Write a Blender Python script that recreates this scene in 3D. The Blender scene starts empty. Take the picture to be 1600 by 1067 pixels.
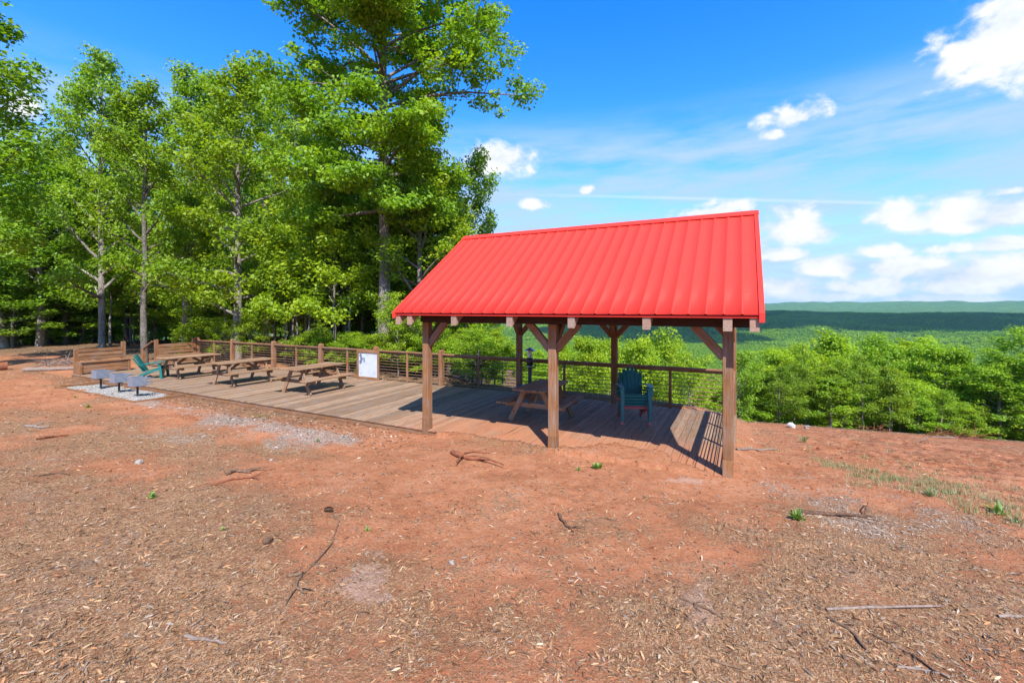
import bpy, bmesh, math, random
import numpy as np
from mathutils import Vector, Matrix, Euler

R_ = math.radians
sc = bpy.context.scene
C = sc.collection
random.seed(7)
rng = np.random.default_rng(7)

# ------------------------------------------------------------------ camera
F_PX, HOR, YAW = 693.5, 482.25, 0.4763          # focal length / horizon row of the 1600 px wide photograph
CAM = np.array([0.1723, -7.3595, 2.5])
cs, sn = math.cos(YAW), math.sin(YAW)
cd = bpy.data.cameras.new('camera')
cam = bpy.data.objects.new('camera', cd); C.objects.link(cam)
cam.location = CAM; cam.rotation_euler = (math.pi/2, 0, YAW)
cd.sensor_width = 36; cd.lens = 36*F_PX/1600
cd.shift_y = -(533.5-HOR)/1600
cd.clip_start = 0.05; cd.clip_end = 40000
sc.camera = cam

def dir_px(u, v):                                # world direction through a photo pixel (forward component = 1)
    a = (u-800)/F_PX
    return np.array([a*cs-sn, a*sn+cs, -(v-HOR)/F_PX])
def at_t(u, t):                                  # plan position at column u and distance t along the view axis
    d = dir_px(u, HOR)*t
    return CAM[0]+d[0], CAM[1]+d[1]
def az_el(u, v):
    d = dir_px(u, v); d = d/np.linalg.norm(d)
    return math.atan2(d[0], d[1]), math.asin(d[2])

# ------------------------------------------------------------------ node helpers
def new_mat(name):
    m = bpy.data.materials.new(name); m.use_nodes = True
    nt = m.node_tree; nt.nodes.clear()
    return m, nt
class NT:
    def __init__(s, nt): s.nt = nt
    def n(s, typ, **kw):
        nd = s.nt.nodes.new(typ)
        for k, v in kw.items():
            if k == 'i':
                for kk, vv in v.items(): s.put(nd.inputs[kk], vv)
            else: setattr(nd, k, v)
        return nd
    def put(s, sock, v):
        if isinstance(v, bpy.types.NodeSocket): s.nt.links.new(v, sock)
        elif isinstance(v, bpy.types.Node): s.nt.links.new(v.outputs[0], sock)
        else: sock.default_value = v
    def math(s, op, a, b=None, c=None, clamp=False):
        nd = s.nt.nodes.new('ShaderNodeMath'); nd.operation = op; nd.use_clamp = clamp
        s.put(nd.inputs[0], a)
        if b is not None: s.put(nd.inputs[1], b)
        if c is not None: s.put(nd.inputs[2], c)
        return nd.outputs[0]
    def vmul(s, a, vec):
        nd = s.nt.nodes.new('ShaderNodeVectorMath'); nd.operation = 'MULTIPLY'
        s.put(nd.inputs[0], a); s.put(nd.inputs[1], vec); return nd.outputs[0]
    def vadd(s, a, b):
        nd = s.nt.nodes.new('ShaderNodeVectorMath'); nd.operation = 'ADD'
        s.put(nd.inputs[0], a); s.put(nd.inputs[1], b); return nd.outputs[0]
    def noise(s, vec, scale, detail=4, rough=.55, dist=0, out=0):
        nd = s.n('ShaderNodeTexNoise', i={'Vector': vec, 'Scale': scale, 'Detail': detail, 'Roughness': rough, 'Distortion': dist})
        return nd.outputs[out]
    def mix(s, f, a, b, bt='MIX'):
        nd = s.nt.nodes.new('ShaderNodeMix'); nd.data_type = 'RGBA'; nd.blend_type = bt
        s.put(nd.inputs[0], f); s.put(nd.inputs[6], a); s.put(nd.inputs[7], b)
        return nd.outputs[2]
    def rng(s, v, a, b, c=0, d=1):
        nd = s.nt.nodes.new('ShaderNodeMapRange'); nd.interpolation_type = 'SMOOTHSTEP'
        s.put(nd.inputs[0], v)
        for k, x in zip((1, 2, 3, 4), (a, b, c, d)): s.put(nd.inputs[k], x)
        return nd.outputs[0]
    def ramp(s, v, stops):
        nd = s.nt.nodes.new('ShaderNodeValToRGB'); s.put(nd.inputs[0], v)
        el = nd.color_ramp.elements
        while len(el) < len(stops): el.new(.5)
        for e, (p, c) in zip(el, stops): e.position = p; e.color = (*c, 1)
        return nd.outputs[0]
    def bump(s, h, strength, dist):
        nd = s.n('ShaderNodeBump', i={'Height': h, 'Strength': strength, 'Distance': dist}); return nd.outputs[0]
    def bsdf(s, color, rough=.7, normal=None, spec=.3, metal=0):
        nd = s.n('ShaderNodeBsdfPrincipled', i={'Base Color': color, 'Roughness': rough, 'Specular IOR Level': spec, 'Metallic': metal})
        if normal is not None: s.put(nd.inputs['Normal'], normal)
        return nd
    def out(s, sh):
        o = s.nt.nodes.new('ShaderNodeOutputMaterial'); s.nt.links.new(sh.outputs[0] if isinstance(sh, bpy.types.Node) else sh, o.inputs[0])

# ------------------------------------------------------------------ sky and sun
SUN = np.array([0.55, -0.69, 1.0]); SUN /= np.linalg.norm(SUN)      # towards the sun
SUN_EL = math.asin(SUN[2]); SUN_AZ = math.atan2(SUN[0], SUN[1])
w = bpy.data.worlds.new('World'); sc.world = w; w.use_nodes = True
w.node_tree.nodes.clear(); T = NT(w.node_tree)
sky = T.n('ShaderNodeTexSky', sky_type='NISHITA', sun_disc=False, sun_elevation=SUN_EL, sun_rotation=SUN_AZ,
          altitude=300, air_density=1.0, dust_density=0.3, ozone_density=3.0)
hs = T.n('ShaderNodeHueSaturation', i={'Hue': .512, 'Saturation': 1.40, 'Value': 1.38, 'Color': sky})
geo = T.n('ShaderNodeTexCoord'); sep = T.n('ShaderNodeSeparateXYZ', i={0: geo.outputs['Generated']})
az = T.math('ARCTAN2', sep.outputs[0], sep.outputs[1]); el = T.math('ARCSINE', sep.outputs[2])
cmb = T.n('ShaderNodeCombineXYZ', i={0: az, 1: el, 2: 0.0}).outputs[0]
n1 = T.noise(T.vmul(cmb, (1, 1.5, 1)), 15, 9, .58, .3)
n2 = T.noise(T.vmul(cmb, (1, 1.6, 1)), 8, 6, .6)
CLOUDS = [  # column, row, half width px, half height px of each cumulus in the photograph's sky, weight of its edge break-up
 (1570, 80, 105, 85, 1), (1600, 40, 90, 80, 1), (1500, 95, 60, 40, 1.1),
 (1245, 186, 48, 22, 1.1), (1208, 212, 18, 12, 1.3), (778, 258, 42, 30, 1.0), (835, 320, 20, 13, .9), (917, 298, 12, 9, 1),
 (1245, 362, 62, 34, .9), (1480, 345, 110, 34, .9), (1575, 340, 70, 34, .9), (1395, 338, 60, 20, .9),
 (1290, 420, 55, 20, .9), (1225, 455, 55, 26, .9), (1420, 420, 80, 22, 1), (1545, 430, 100, 34, .9), (1500, 450, 60, 22, 1),
 (1350, 452, 70, 18, 1.1), (1215, 400, 40, 14, 1.0), (1560, 385, 60, 14, 1.0), (1470, 470, 90, 10, .9), (1300, 465, 60, 10, .9), (1390, 395, 50, 12, 1.0), (1580, 300, 40, 10, 1.2), (35, 170, 30, 28, 1.1), (1480, 390, 60, 12, 1.2), (1120, 330, 60, 14, 1.2)]
cm = None
for (u, v, hw, hh, k) in CLOUDS:
    a0, e0 = az_el(u, v); a1, _ = az_el(u+hw, v); _, e1 = az_el(u, v-hh)
    ra, re = abs(a1-a0)*1.5, abs(e1-e0)*1.5
    dx = T.math('DIVIDE', T.math('SUBTRACT', az, a0), ra)
    dy = T.math('DIVIDE', T.math('SUBTRACT', el, e0), re)
    dy = T.math('MAXIMUM', dy, T.math('MULTIPLY', dy, -1.7))
    d = T.math('SQRT', T.math('ADD', T.math('MULTIPLY', dx, dx), T.math('MULTIPLY', dy, dy)))
    m = T.math('ADD', T.math('SUBTRACT', 1.0, d), T.math('MULTIPLY', T.math('SUBTRACT', n1, .5), 2.2*k))
    cm = m if cm is None else T.math('MAXIMUM', cm, m)
# the same sort of scattered cumulus round the rest of the sky
gen = T.noise(T.vmul(cmb, (1, 2.4, 1)), 3.2, 8, .55)
gen = T.math('MULTIPLY', T.math('SUBTRACT', gen, .60), 6.0)
away = T.math('ABSOLUTE', T.math('SUBTRACT', az, -YAW))
gen = T.math('SUBTRACT', gen, T.rng(away, .95, 1.25, 6, 0))
cm = T.math('MAXIMUM', cm, gen)
cmask = T.rng(cm, .05, .6)
lit = T.math('MULTIPLY', T.rng(T.math('ADD', T.math('MULTIPLY', n2, .5), T.math('MULTIPLY', n1, .5)), .34, .62, .15, 1), T.rng(cm, .1, .8, .6, 1))
ccol = T.mix(lit, (2.6, 2.95, 3.4, 1), (4.1, 4.1, 4.05, 1))
# thin high veil lower in the sky
veil = T.noise(T.vmul(cmb, (1.0, 5.0, 1)), 3.0, 7, .6)
veil = T.math('MULTIPLY', T.rng(veil, .28, .66), T.math('MULTIPLY', T.rng(el, .43, .31), .92))
low = T.math('MULTIPLY', T.rng(el, .32, .0), .85)
base = T.mix(low, hs.outputs[0], (1.15, 2.0, 3.3, 1))
base = T.mix(veil, base, (1.95, 2.65, 3.45, 1))
# one contrail
gc = np.cross(dir_px(900, 306), dir_px(1400, 318)); gc /= np.linalg.norm(gc)
dot = T.n('ShaderNodeVectorMath', operation='DOT_PRODUCT', i={0: geo.outputs['Generated'], 1: tuple(gc)}).outputs['Value']
tr = T.math('MULTIPLY', T.rng(T.math('ABSOLUTE', dot), .0, .005, .35, 0), T.rng(az, -.62, -.1, 0, 1))
base = T.mix(tr, base, (3.3, 3.7, 4.0, 1))
bg = T.n('ShaderNodeBackground', i={'Color': T.mix(cmask, base, ccol), 'Strength': 0.14})
wo = T.n('ShaderNodeOutputWorld'); w.node_tree.links.new(bg.outputs[0], wo.inputs[0])

sl = bpy.data.lights.new('sun', 'SUN'); sl.energy = 4.6; sl.angle = R_(.5); sl.color = (1, .94, .83)
so = bpy.data.objects.new('sun', sl); C.objects.link(so); so.location = (20, -20, 40)
so.rotation_euler = Vector(SUN).to_track_quat('Z', 'Y').to_euler()

sc.view_settings.view_transform = 'Standard'; sc.view_settings.look = 'None'
sc.view_settings.gamma = 1; sc.view_settings.use_curve_mapping = False
sc.view_settings.exposure = 1.0
sc.render.engine = 'CYCLES'
cy = sc.cycles
cy.max_bounces = 9; cy.diffuse_bounces = 6; cy.glossy_bounces = 2; cy.transmission_bounces = 6; cy.volume_bounces = 0; cy.transparent_max_bounces = 4
cy.caustics_reflective = False; cy.caustics_refractive = False

# ------------------------------------------------------------------ object helpers
def tag(o, label=None, cat=None, group=None, kind=None):
    if label: o['label'] = label
    if cat: o['category'] = cat
    if group: o['group'] = group
    if kind: o['kind'] = kind
    return o
def empty(name, loc=(0, 0, 0), rz=0, label=None, cat=None, group=None):
    o = bpy.data.objects.new(name, None); C.objects.link(o); o.empty_display_size = .2
    o.location = loc; o.rotation_euler = (0, 0, rz)
    return tag(o, label, cat, group)
def link(name, me, mat=None, parent=None, loc=(0, 0, 0), rot=(0, 0, 0)):
    if mat is not None and not me.materials: me.materials.append(mat)
    o = bpy.data.objects.new(name, me); C.objects.link(o)
    o.location = loc; o.rotation_euler = rot
    if parent: o.parent = parent
    return o
KIDS = {}
def copy_tree(o, parent=None):
    c = o.copy(); C.objects.link(c)
    if parent: c.parent = parent
    for ch in o.children: copy_tree(ch, c)
    return c
def np_mesh(name, V, Fq, smooth=False, attrs=None, mat=None):
    V = np.asarray(V, np.float32); Fq = np.asarray(Fq, np.int32)
    k = Fq.shape[1]; nf = len(Fq)
    me = bpy.data.meshes.new(name)
    me.vertices.add(len(V)); me.vertices.foreach_set('co', V.ravel())
    me.loops.add(nf*k); me.loops.foreach_set('vertex_index', Fq.ravel())
    me.polygons.add(nf); me.polygons.foreach_set('loop_start', np.arange(nf, dtype=np.int32)*k)
    me.polygons.foreach_set('loop_total', np.full(nf, k, np.int32))
    if smooth: me.polygons.foreach_set('use_smooth', np.ones(nf, bool))
    for an, (dom, typ, arr) in (attrs or {}).items():
        a = me.attributes.new(an, typ, dom)
        a.data.foreach_set('color' if typ == 'FLOAT_COLOR' else 'value', np.asarray(arr, np.float32).ravel())
    me.update(calc_edges=True)
    if mat: me.materials.append(mat)
    return me
BOX = {}
def box_mesh(size, bevel, mat):
    key = (tuple(round(s, 4) for s in size), bevel, mat.name)
    if key in BOX: return BOX[key]
    bm = bmesh.new(); bmesh.ops.create_cube(bm, size=1)
    for v in bm.verts: v.co = Vector((v.co.x*size[0], v.co.y*size[1], v.co.z*size[2]))
    if bevel: bmesh.ops.bevel(bm, geom=bm.edges[:], offset=min(bevel, min(size)*.3), segments=1, affect='EDGES')
    me = bpy.data.meshes.new('box'); bm.to_mesh(me); bm.free(); me.materials.append(mat)
    BOX[key] = me; return me
def box(name, size, loc, mats, parent=None, rot=(0, 0, 0), bevel=.005):
    mat = mats[int(np.argmax(size))] if isinstance(mats, (list, tuple)) else mats
    return link(name, box_mesh(size, bevel, mat), None, parent, loc, rot)
def bar(name, a, b, wd, ht, mats, parent=None, bevel=.005, roll=0):      # a beam of section wd x ht between two points
    a, b = Vector(a), Vector(b); L = (b-a).length
    q = (b-a).to_track_quat('X', 'Z')
    o = box(name, (L, wd, ht), (a+b)/2, mats[0] if isinstance(mats, (list, tuple)) else mats, parent, (0, 0, 0), bevel)
    o.rotation_euler = q.to_euler(); return o
def bm_obj(name, bm, mat, parent=None, loc=(0, 0, 0), rot=(0, 0, 0), smooth=False):
    me = bpy.data.meshes.new(name); bm.to_mesh(me); bm.free()
    if smooth:
        for p in me.polygons: p.use_smooth = True
    return link(name, me, mat, parent, loc, rot)
def tube_arrays(pts, rad, sides, cap=True):
    pts = np.asarray(pts, float); n = len(pts); rad = np.asarray(rad, float)
    tan = np.gradient(pts, axis=0); tan /= np.linalg.norm(tan, axis=1)[:, None]+1e-9
    ref = np.array([0, 0, 1.]) if abs(tan[0][2]) < .8 else np.array([1., 0, 0])
    V = []
    for i in range(n):
        a = np.cross(tan[i], ref); a /= np.linalg.norm(a)+1e-9; b = np.cross(tan[i], a)
        th = np.arange(sides)*2*np.pi/sides
        V.append(pts[i]+rad[i]*(np.cos(th)[:, None]*a+np.sin(th)[:, None]*b))
    V = np.concatenate(V); Fq = []
    for i in range(n-1):
        for k in range(sides):
            k2 = (k+1) % sides
            Fq.append((i*sides+k, i*sides+k2, (i+1)*sides+k2, (i+1)*sides+k))
    return V, np.array(Fq)
def tubes_mesh(name, tubes, mat, smooth=True):
    Vs, Fs, o = [], [], 0
    for (p, r, s) in tubes:
        V, Fq = tube_arrays(p, r, s); Vs.append(V); Fs.append(Fq+o); o += len(V)
    return np_mesh(name, np.concatenate(Vs), np.concatenate(Fs), smooth, None, mat)
def lathe(name, prof, seg, mat, parent=None, loc=(0, 0, 0), smooth=True):
    V, Fq = [], []; n = len(prof)
    for (r, z) in prof:
        for k in range(seg):
            t = 2*math.pi*k/seg; V.append((r*math.cos(t), r*math.sin(t), z))
    for i in range(n-1):
        for k in range(seg):
            Fq.append((i*seg+k, i*seg+(k+1) % seg, (i+1)*seg+(k+1) % seg, (i+1)*seg+k))
    return link(name, np_mesh(name, V, Fq, smooth), mat, parent, loc)

# ------------------------------------------------------------------ numpy noise
_perm = np.random.default_rng(3).permutation(512).astype(np.int64)
_val = np.random.default_rng(4).random(512)
def vnoise(x, y, seed=0):
    x = np.asarray(x, float)+seed*17.3; y = np.asarray(y, float)-seed*9.1
    xi = np.floor(x).astype(np.int64); yi = np.floor(y).astype(np.int64)
    fx, fy = x-xi, y-yi; fx = fx*fx*(3-2*fx); fy = fy*fy*(3-2*fy)
    def h(a, b): return _val[(_perm[(a+seed*31) & 511]+b) & 511]
    return (h(xi, yi)*(1-fx)+h(xi+1, yi)*fx)*(1-fy)+(h(xi, yi+1)*(1-fx)+h(xi+1, yi+1)*fx)*fy
def fbm(x, y, seed=0, octs=4, gain=.5):
    s, a, t = 0, 1, 0
    for i in range(octs):
        s = s+a*vnoise(x*2**i, y*2**i, seed+i); t += a; a *= gain
    return s/t
def sst(a, b, x):
    t = np.clip((np.asarray(x, float)-a)/(b-a), 0, 1); return t*t*(3-2*t)

# ------------------------------------------------------------------ terrain
def soft(d, k=.8):
    d = np.maximum(d, 0); return d*d/(d+k)
def ground_z(x, y, fine=True):
    x = np.asarray(x, float); y = np.asarray(y, float)
    r = np.hypot(x-CAM[0], y-CAM[1])
    z = -.14+.13*sst(-6.0, -4.2, x)
    z = z+np.minimum(.055*np.maximum(-y-.5, 0), .5)
    ys = np.interp(x, [-60, -24, -17, -9, -1.2, .5, 30], [30, 22, 10, 5.6, 4.6, .1, 1.5])
    yc = np.interp(x, [-60, -24, -17, -9, -1.2, .6, 8, 15, 40], [60, 34, 13, 6.5, 5.5, 20.6, 25.5, 31, 50])
    z = z-.19*soft(y-ys)-.26*soft(y-yc, 2.5)
    # far country: the hill falls to a wooded valley, a near ridge, a far ridge
    zf = np.interp(r, [0, 50, 150, 400, 900, 1400, 2000, 2700, 3300, 4200, 5500, 6900, 9500],
                   [-2, -17, -44, -85, -104, -100, -72, -26, -45, -50, -5, 76, 40])
    und = (fbm(x/420, y/420, 5, 4)-.5)
    zf = zf+und*np.interp(r, [60, 300, 900, 3000, 7000], [4, 18, 46, 50, 90])
    t = sst(45, 150, r); z = z*(1-t)+zf*t
    if fine:
        k = 1-sst(18, 40, r)
        n = (fbm(x*.9, y*.9, 11, 4)-.5)*.13+(fbm(x*5, y*5, 12, 3)-.5)*.035
        tl = sst(.5, 3, x)*sst(1, 5, y)                       # the rough, turned-over soil on the right
        n = n+tl*(np.abs(fbm(x*1.0+y*.2, y*2.6, 13, 5, .6)-.5)*-.62+.08)
        z = z+n*k
    # under and around the deck
    ins = (x > -22.75) & (x < .02) & (y > .03) & (y < 4.6)
    near = sst(-.9, -.1, y)*(x > -22.9)*(x < .5)*(y < .1)
    z = np.where(near > 0, z*(1-near*.75)+near*.75*np.interp(x, [-23, -6, -4.6, -3, -.6, .5], [-.15, -.12, -.02, -.01, -.02, -.02]), z)
    z = np.where(ins, np.minimum(z, -.24), z)
    ye = np.interp(x, [-5.7, -4.8, -4.3, -3.4, -2.9, -2.3, -1.7, -1.1, -.6, -.15, 0], [-.3, .06, .16, .10, .14, .55, 1.0, .75, .25, -.05, -.3])
    ye = ye+(fbm(x*3.1, y*3.1, 21, 3)-.5)*.55
    spill = (ye > y) & (y > -.12) & (x > -5.7) & (x < 0)
    z = np.where(spill, np.maximum(z, .004+.035*sst(0, .5, ye-y)+.02*(fbm(x*7, y*7, 22, 2)-.4)), z)
    return z
def spot(u, v, fine=True):                     # the ground point seen at a photo pixel
    d = dir_px(u, v); ts = np.concatenate([np.linspace(1.2, 40, 1600), np.linspace(40, 120, 400)])
    P = CAM[None, :]+ts[:, None]*d[None, :]
    g = ground_z(P[:, 0], P[:, 1], fine); i = np.argmax(P[:, 2] <= g+.02)
    if i == 0: return spot(u, v+4, fine)
    return Vector((P[i, 0], P[i, 1], g[i]))

def zones(x, y):
    """how much mulch / grey ash / pale clay / leaf litter lies on the red clay at a point (what the soil is made of)"""
    n1 = fbm(x*.7, y*.7, 31, 4); n2 = fbm(x*.45, y*.45, 35, 4); n3 = fbm(x*1.6, y*1.6, 37, 3)
    Z = lambda u, v: (CAM[0]+dir_px(u, v)[0]*2.35/dir_px(u, v)[2]*-1, CAM[1]+dir_px(u, v)[1]*2.35/dir_px(u, v)[2]*-1)
    def g(u, v, sx, sy, rot=0):
        a, b = Z(u, v); dx, dy = x-a, y-b
        c, s = math.cos(rot), math.sin(rot)
        return np.exp(-((dx*c+dy*s)/sx)**2-((-dx*s+dy*c)/sy)**2)
    mul = .42+.9*g(120, 980, 2.2, 1.5)+.6*g(120, 850, 2.6, 1.6)+.55*g(1400, 900, 2.6, 1.6)+.6*g(1150, 1000, 1.2, .8)+.35*g(700, 800, 1.2, .5, .45)\
        + .5*g(100, 700, 5, 2.2)+.7*g(1420, 790, 4.5, 1.5)+.4*g(1250, 880, 2, 1.2)-.75*g(620, 730, 4.2, .9, .47)-.55*g(1000, 740, 2.2, .7, .47)-.45*g(620, 830, 1.4, .55, .4)\
        - .5*g(380, 880, .9, .5)-.8*g(1420, 700, 9, 5)-.4*g(1200, 850, .8, .3, .9)-.5*g(900, 880, .5, .4)-.4*g(60, 600, 2.5, 1.2)
    mul = .11+.62*sst(.05, 1.0, mul*.75+(n1-.5)*1.1+(n3-.5)*.9)
    grey = .95*np.exp(-((y+1.35-.35*n2)/.62)**2)*sst(-17, -13.5, x)*sst(-4.6, -7, x)+.35*g(300, 655, 4, .9, .0)+.62*g(1340, 745, 3.0, 1.2)+.5*g(1530, 850, 1.8, .8)+.3*g(100, 960, 1.6, 1)+.35*g(150, 655, 3, 1)
    grey = sst(.40, 1.15, grey+(n1-.5)*1.1+(n3-.5)*.5)
    pale = .8*g(1080, 735, 1.1, .25, .47)+.7*g(1080, 930, .3, .6, .3)+.6*g(560, 930, .5, .25)+.5*g(640, 860, .8, .5)+.5*g(1020, 850, .3, .5)+.4*g(800, 860, .3, .3)
    pale = sst(.35, 1.05, pale+(n3-.5)*1.5)
    lit = sst(-14, -19, x)*sst(5, 8, y)+sst(-22.6, -24, x)*sst(2, 6, y)*.8+.5*sst(-1.6, -.1, y)*sst(.2, -.05, y)*sst(-6.2, -8, x)
    lit = lit+sst(32, 45, np.hypot(x-CAM[0], y-CAM[1]))
    yc = np.interp(x, [-60, -24, -17, -9, -1.2, .6, 8, 15, 40], [60, 24, 6.0, 4.9, 4.9, 19.0, 24, 29.5, 48])
    lit = np.clip(np.maximum(lit, sst(-.6, .3, y-yc))+(n2-.5)*.5*(lit > .02), 0, 1)
    return mul, grey, pale, lit

# ------------------------------------------------------------------ materials
def wood_mats(name, dark, mid, light, dust=False, contrast=1.0, rough=.75):
    out = []
    for ax in range(3):
        m, nt = new_mat(f'{name}_{"xyz"[ax]}'); T = NT(nt)
        tc = T.n('ShaderNodeTexCoord'); oi = T.n('ShaderNodeObjectInfo')
        off = T.n('ShaderNodeCombineXYZ', i={0: T.math('MULTIPLY', oi.outputs['Random'], 37), 1: T.math('MULTIPLY', oi.outputs['Random'], 91), 2: T.math('MULTIPLY', oi.outputs['Random'], 53)})
        v = T.vadd(tc.outputs['Object'], off)
        sc_ = [22, 22, 22]; sc_[ax] = 1.1
        g = T.noise(T.vmul(v, tuple(sc_)), 2.2, 6, .65, .6)
        sc2 = [60, 60, 60]; sc2[ax] = 1.6
        g2 = T.noise(T.vmul(v, tuple(sc2)), 2.0, 3, .6)
        bl = T.noise(v, 3.0, 4, .6)
        f = T.math('ADD', T.math('MULTIPLY', g, .62), T.math('MULTIPLY', g2, .38))
        col = T.ramp(f, [(.30, dark), (.5, mid), (.72, light)])
        hv = T.n('ShaderNodeHueSaturation', i={'Color': col, 'Value': T.rng(oi.outputs['Random'], 0, 1, 1-.28*contrast, 1+.24*contrast), 'Saturation': T.rng(bl, .3, .7, .8, 1.15)})
        col = T.mix(T.math('MULTIPLY', T.rng(bl, .55, .8), .35), hv.outputs[0], (*[c*.62 for c in mid], 1))
        if dust:
            pos = T.n('ShaderNodeNewGeometry').outputs['Position']; sp = T.n('ShaderNodeSeparateXYZ', i={0: pos})
            dn = T.noise(pos, 1.6, 5, .65)
            dm = T.math('MULTIPLY', T.rng(sp.outputs[0], -7.6, -4.4), T.rng(T.math('ADD', sp.outputs[1], T.math('MULTIPLY', T.math('SUBTRACT', dn, .5), 2.0)), 2.3, .7))
            dm = T.math('MULTIPLY', dm, T.rng(dn, .25, .65, .25, .85))
            dm2 = T.math('MULTIPLY', T.rng(dn, .5, .75, 0, .35), T.rng(sp.outputs[0], -9, -4))
            col = T.mix(T.math('MAXIMUM', dm, dm2), col, (.38, .15, .072, 1))
        kn = T.n('ShaderNodeTexVoronoi', i={'Vector': T.vmul(v, tuple(.45 if q == ax else 1 for q in range(3))), 'Scale': 5.0, 'Randomness': 1})
        col = T.mix(T.math('MULTIPLY', T.rng(kn.outputs['Distance'], .10, .05), .75), col, (*[c*.45 for c in dark], 1))
        cr = T.noise(T.vmul(v, tuple(.5 if q == ax else 30 for q in range(3))), 1.0, 2, .5)
        col = T.mix(T.math('MULTIPLY', T.rng(cr, .66, .70), .7), col, (*[c*.3 for c in dark], 1))
        nb = T.bump(f, .35, .01)
        T.out(T.bsdf(col, rough, nb, .25)); out.append(m)
    return out
M_DECK = wood_mats('deck_wood', (.11, .068, .043), (.235, .152, .10), (.355, .248, .17), dust=True, contrast=.8)
M_STAIN = wood_mats('stained_timber', (.10, .046, .022), (.215, .108, .055), (.33, .185, .105), contrast=.35)
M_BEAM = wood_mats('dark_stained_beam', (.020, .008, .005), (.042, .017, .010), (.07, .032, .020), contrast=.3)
M_TABLE = wood_mats('table_timber', (.115, .062, .032), (.245, .145, .083), (.36, .235, .15), contrast=.5)
M_TIMBER_END = wood_mats('weathered_timber', (.16, .10, .075), (.30, .20, .155), (.44, .32, .26), contrast=.4)

def simple(name, col, rough=.6, spec=.3, metal=0, var=.15, scale=12, bump=0, bscale=60):
    m, nt = new_mat(name); T = NT(nt); tc = T.n('ShaderNodeTexCoord')
    n = T.noise(tc.outputs['Object'], scale, 5, .6)
    hv = T.n('ShaderNodeHueSaturation', i={'Color': (*col, 1), 'Value': T.rng(n, .3, .7, 1-var, 1+var)})
    nb = T.bump(T.noise(tc.outputs['Object'], bscale, 3), bump, .01) if bump else None
    T.out(T.bsdf(hv.outputs[0], rough, nb, spec, metal)); return m
def roof_material():
    m, nt = new_mat('red_painted_metal'); T = NT(nt); tc = T.n('ShaderNodeTexCoord'); oi = T.n('ShaderNodeObjectInfo')
    n = T.noise(T.n('ShaderNodeNewGeometry').outputs['Position'], 1.3, 5, .6)
    n2 = T.noise(T.vmul(tc.outputs['Object'], (14, .6, 1)), 2.5, 4, .6)
    hv = T.n('ShaderNodeHueSaturation', i={'Color': (.60, .040, .031, 1), 'Value': T.rng(n, .3, .7, .985, 1.015), 'Saturation': 1.0})
    T.out(T.bsdf(hv.outputs[0], .62, None, .14)); return m
M_ROOF = roof_material()
M_CABLE = simple('railing_cable', (.20, .115, .075), .5, .4)
M_TEAL = simple('teal_plastic', (.007, .135, .135), .42, .5, var=.08)
M_PINK = simple('faded_red_plastic', (.50, .12, .12), .5, .4, var=.1)
M_GALV = simple('galvanised_steel', (.22, .25, .315), .45, .5, .35, var=.12, scale=7)
M_DARKSTEEL = simple('dark_steel', (.05, .055, .065), .5, .5, .5)
M_BLACK = simple('black_metal', (.012, .012, .014), .4, .5)
M_SILVER = simple('brushed_silver', (.55, .58, .62), .3, .5, .8)
M_BIN = simple('blue_plastic', (.03, .10, .17), .5, .4)
M_PAPER = simple('white_bag', (.75, .78, .82), .7, .2, bump=.4, bscale=14)
M_ROCK = simple('pale_stone', (.26, .225, .20), .8, .2, bump=.5, bscale=30)
M_BARKSTICK = simple('stick_bark', (.15, .095, .065), .9, .1, var=.4, scale=25, bump=.6)
M_GREYSTICK = simple('grey_dead_wood', (.20, .155, .135), .9, .1, var=.3, scale=25, bump=.5)
M_DARKBARK = simple('dark_rotten_wood', (.11, .065, .045), .9, .1, var=.4, scale=25, bump=.7)
M_REDSTICK = simple('red_dusted_wood', (.20, .075, .042), .9, .1, var=.3, scale=25, bump=.5)
M_CUT = simple('fresh_cut_wood', (.62, .28, .07), .8, .2, var=.25, scale=30)
M_CONE = simple('cone_scales', (.13, .08, .055), .85, .1, var=.35, scale=60)

def bark_mat(name, lo, hi, rough_scale=6):
    m, nt = new_mat(name); T = NT(nt); tc = T.n('ShaderNodeTexCoord'); oi = T.n('ShaderNodeObjectInfo')
    v = T.vmul(tc.outputs['Object'], (1, 1, .22))
    n = T.noise(v, rough_scale*2.2, 6, .7, .4); bl = T.noise(tc.outputs['Object'], 1.6, 4, .6)
    vo = T.n('ShaderNodeTexVoronoi', feature='DISTANCE_TO_EDGE', i={'Vector': v, 'Scale': rough_scale*4.0})
    f = T.math('MULTIPLY', T.rng(vo.outputs[0], 0, .16, .35, 1), n)
    col = T.ramp(f, [(.1, lo), (.55, hi), (.8, tuple(min(1, c*1.35) for c in hi))])
    col = T.mix(T.math('MULTIPLY', T.rng(bl, .45, .7), .6), col, (*[c*1.25+.02 for c in hi], 1))
    hv = T.n('ShaderNodeHueSaturation', i={'Color': col, 'Value': T.rng(oi.outputs['Random'], 0, 1, .7, 1.2)})
    T.out(T.bsdf(hv.outputs[0], .9, T.bump(f, .8, .03), .1)); return m
M_BARK = bark_mat('grey_bark', (.055, .045, .038), (.27, .245, .215))
M_BARK_OAK = bark_mat('ridged_oak_bark', (.04, .034, .03), (.30, .265, .235), 5)
M_BARK_DARK = bark_mat('dark_bark', (.022, .018, .016), (.10, .085, .075))

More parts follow.
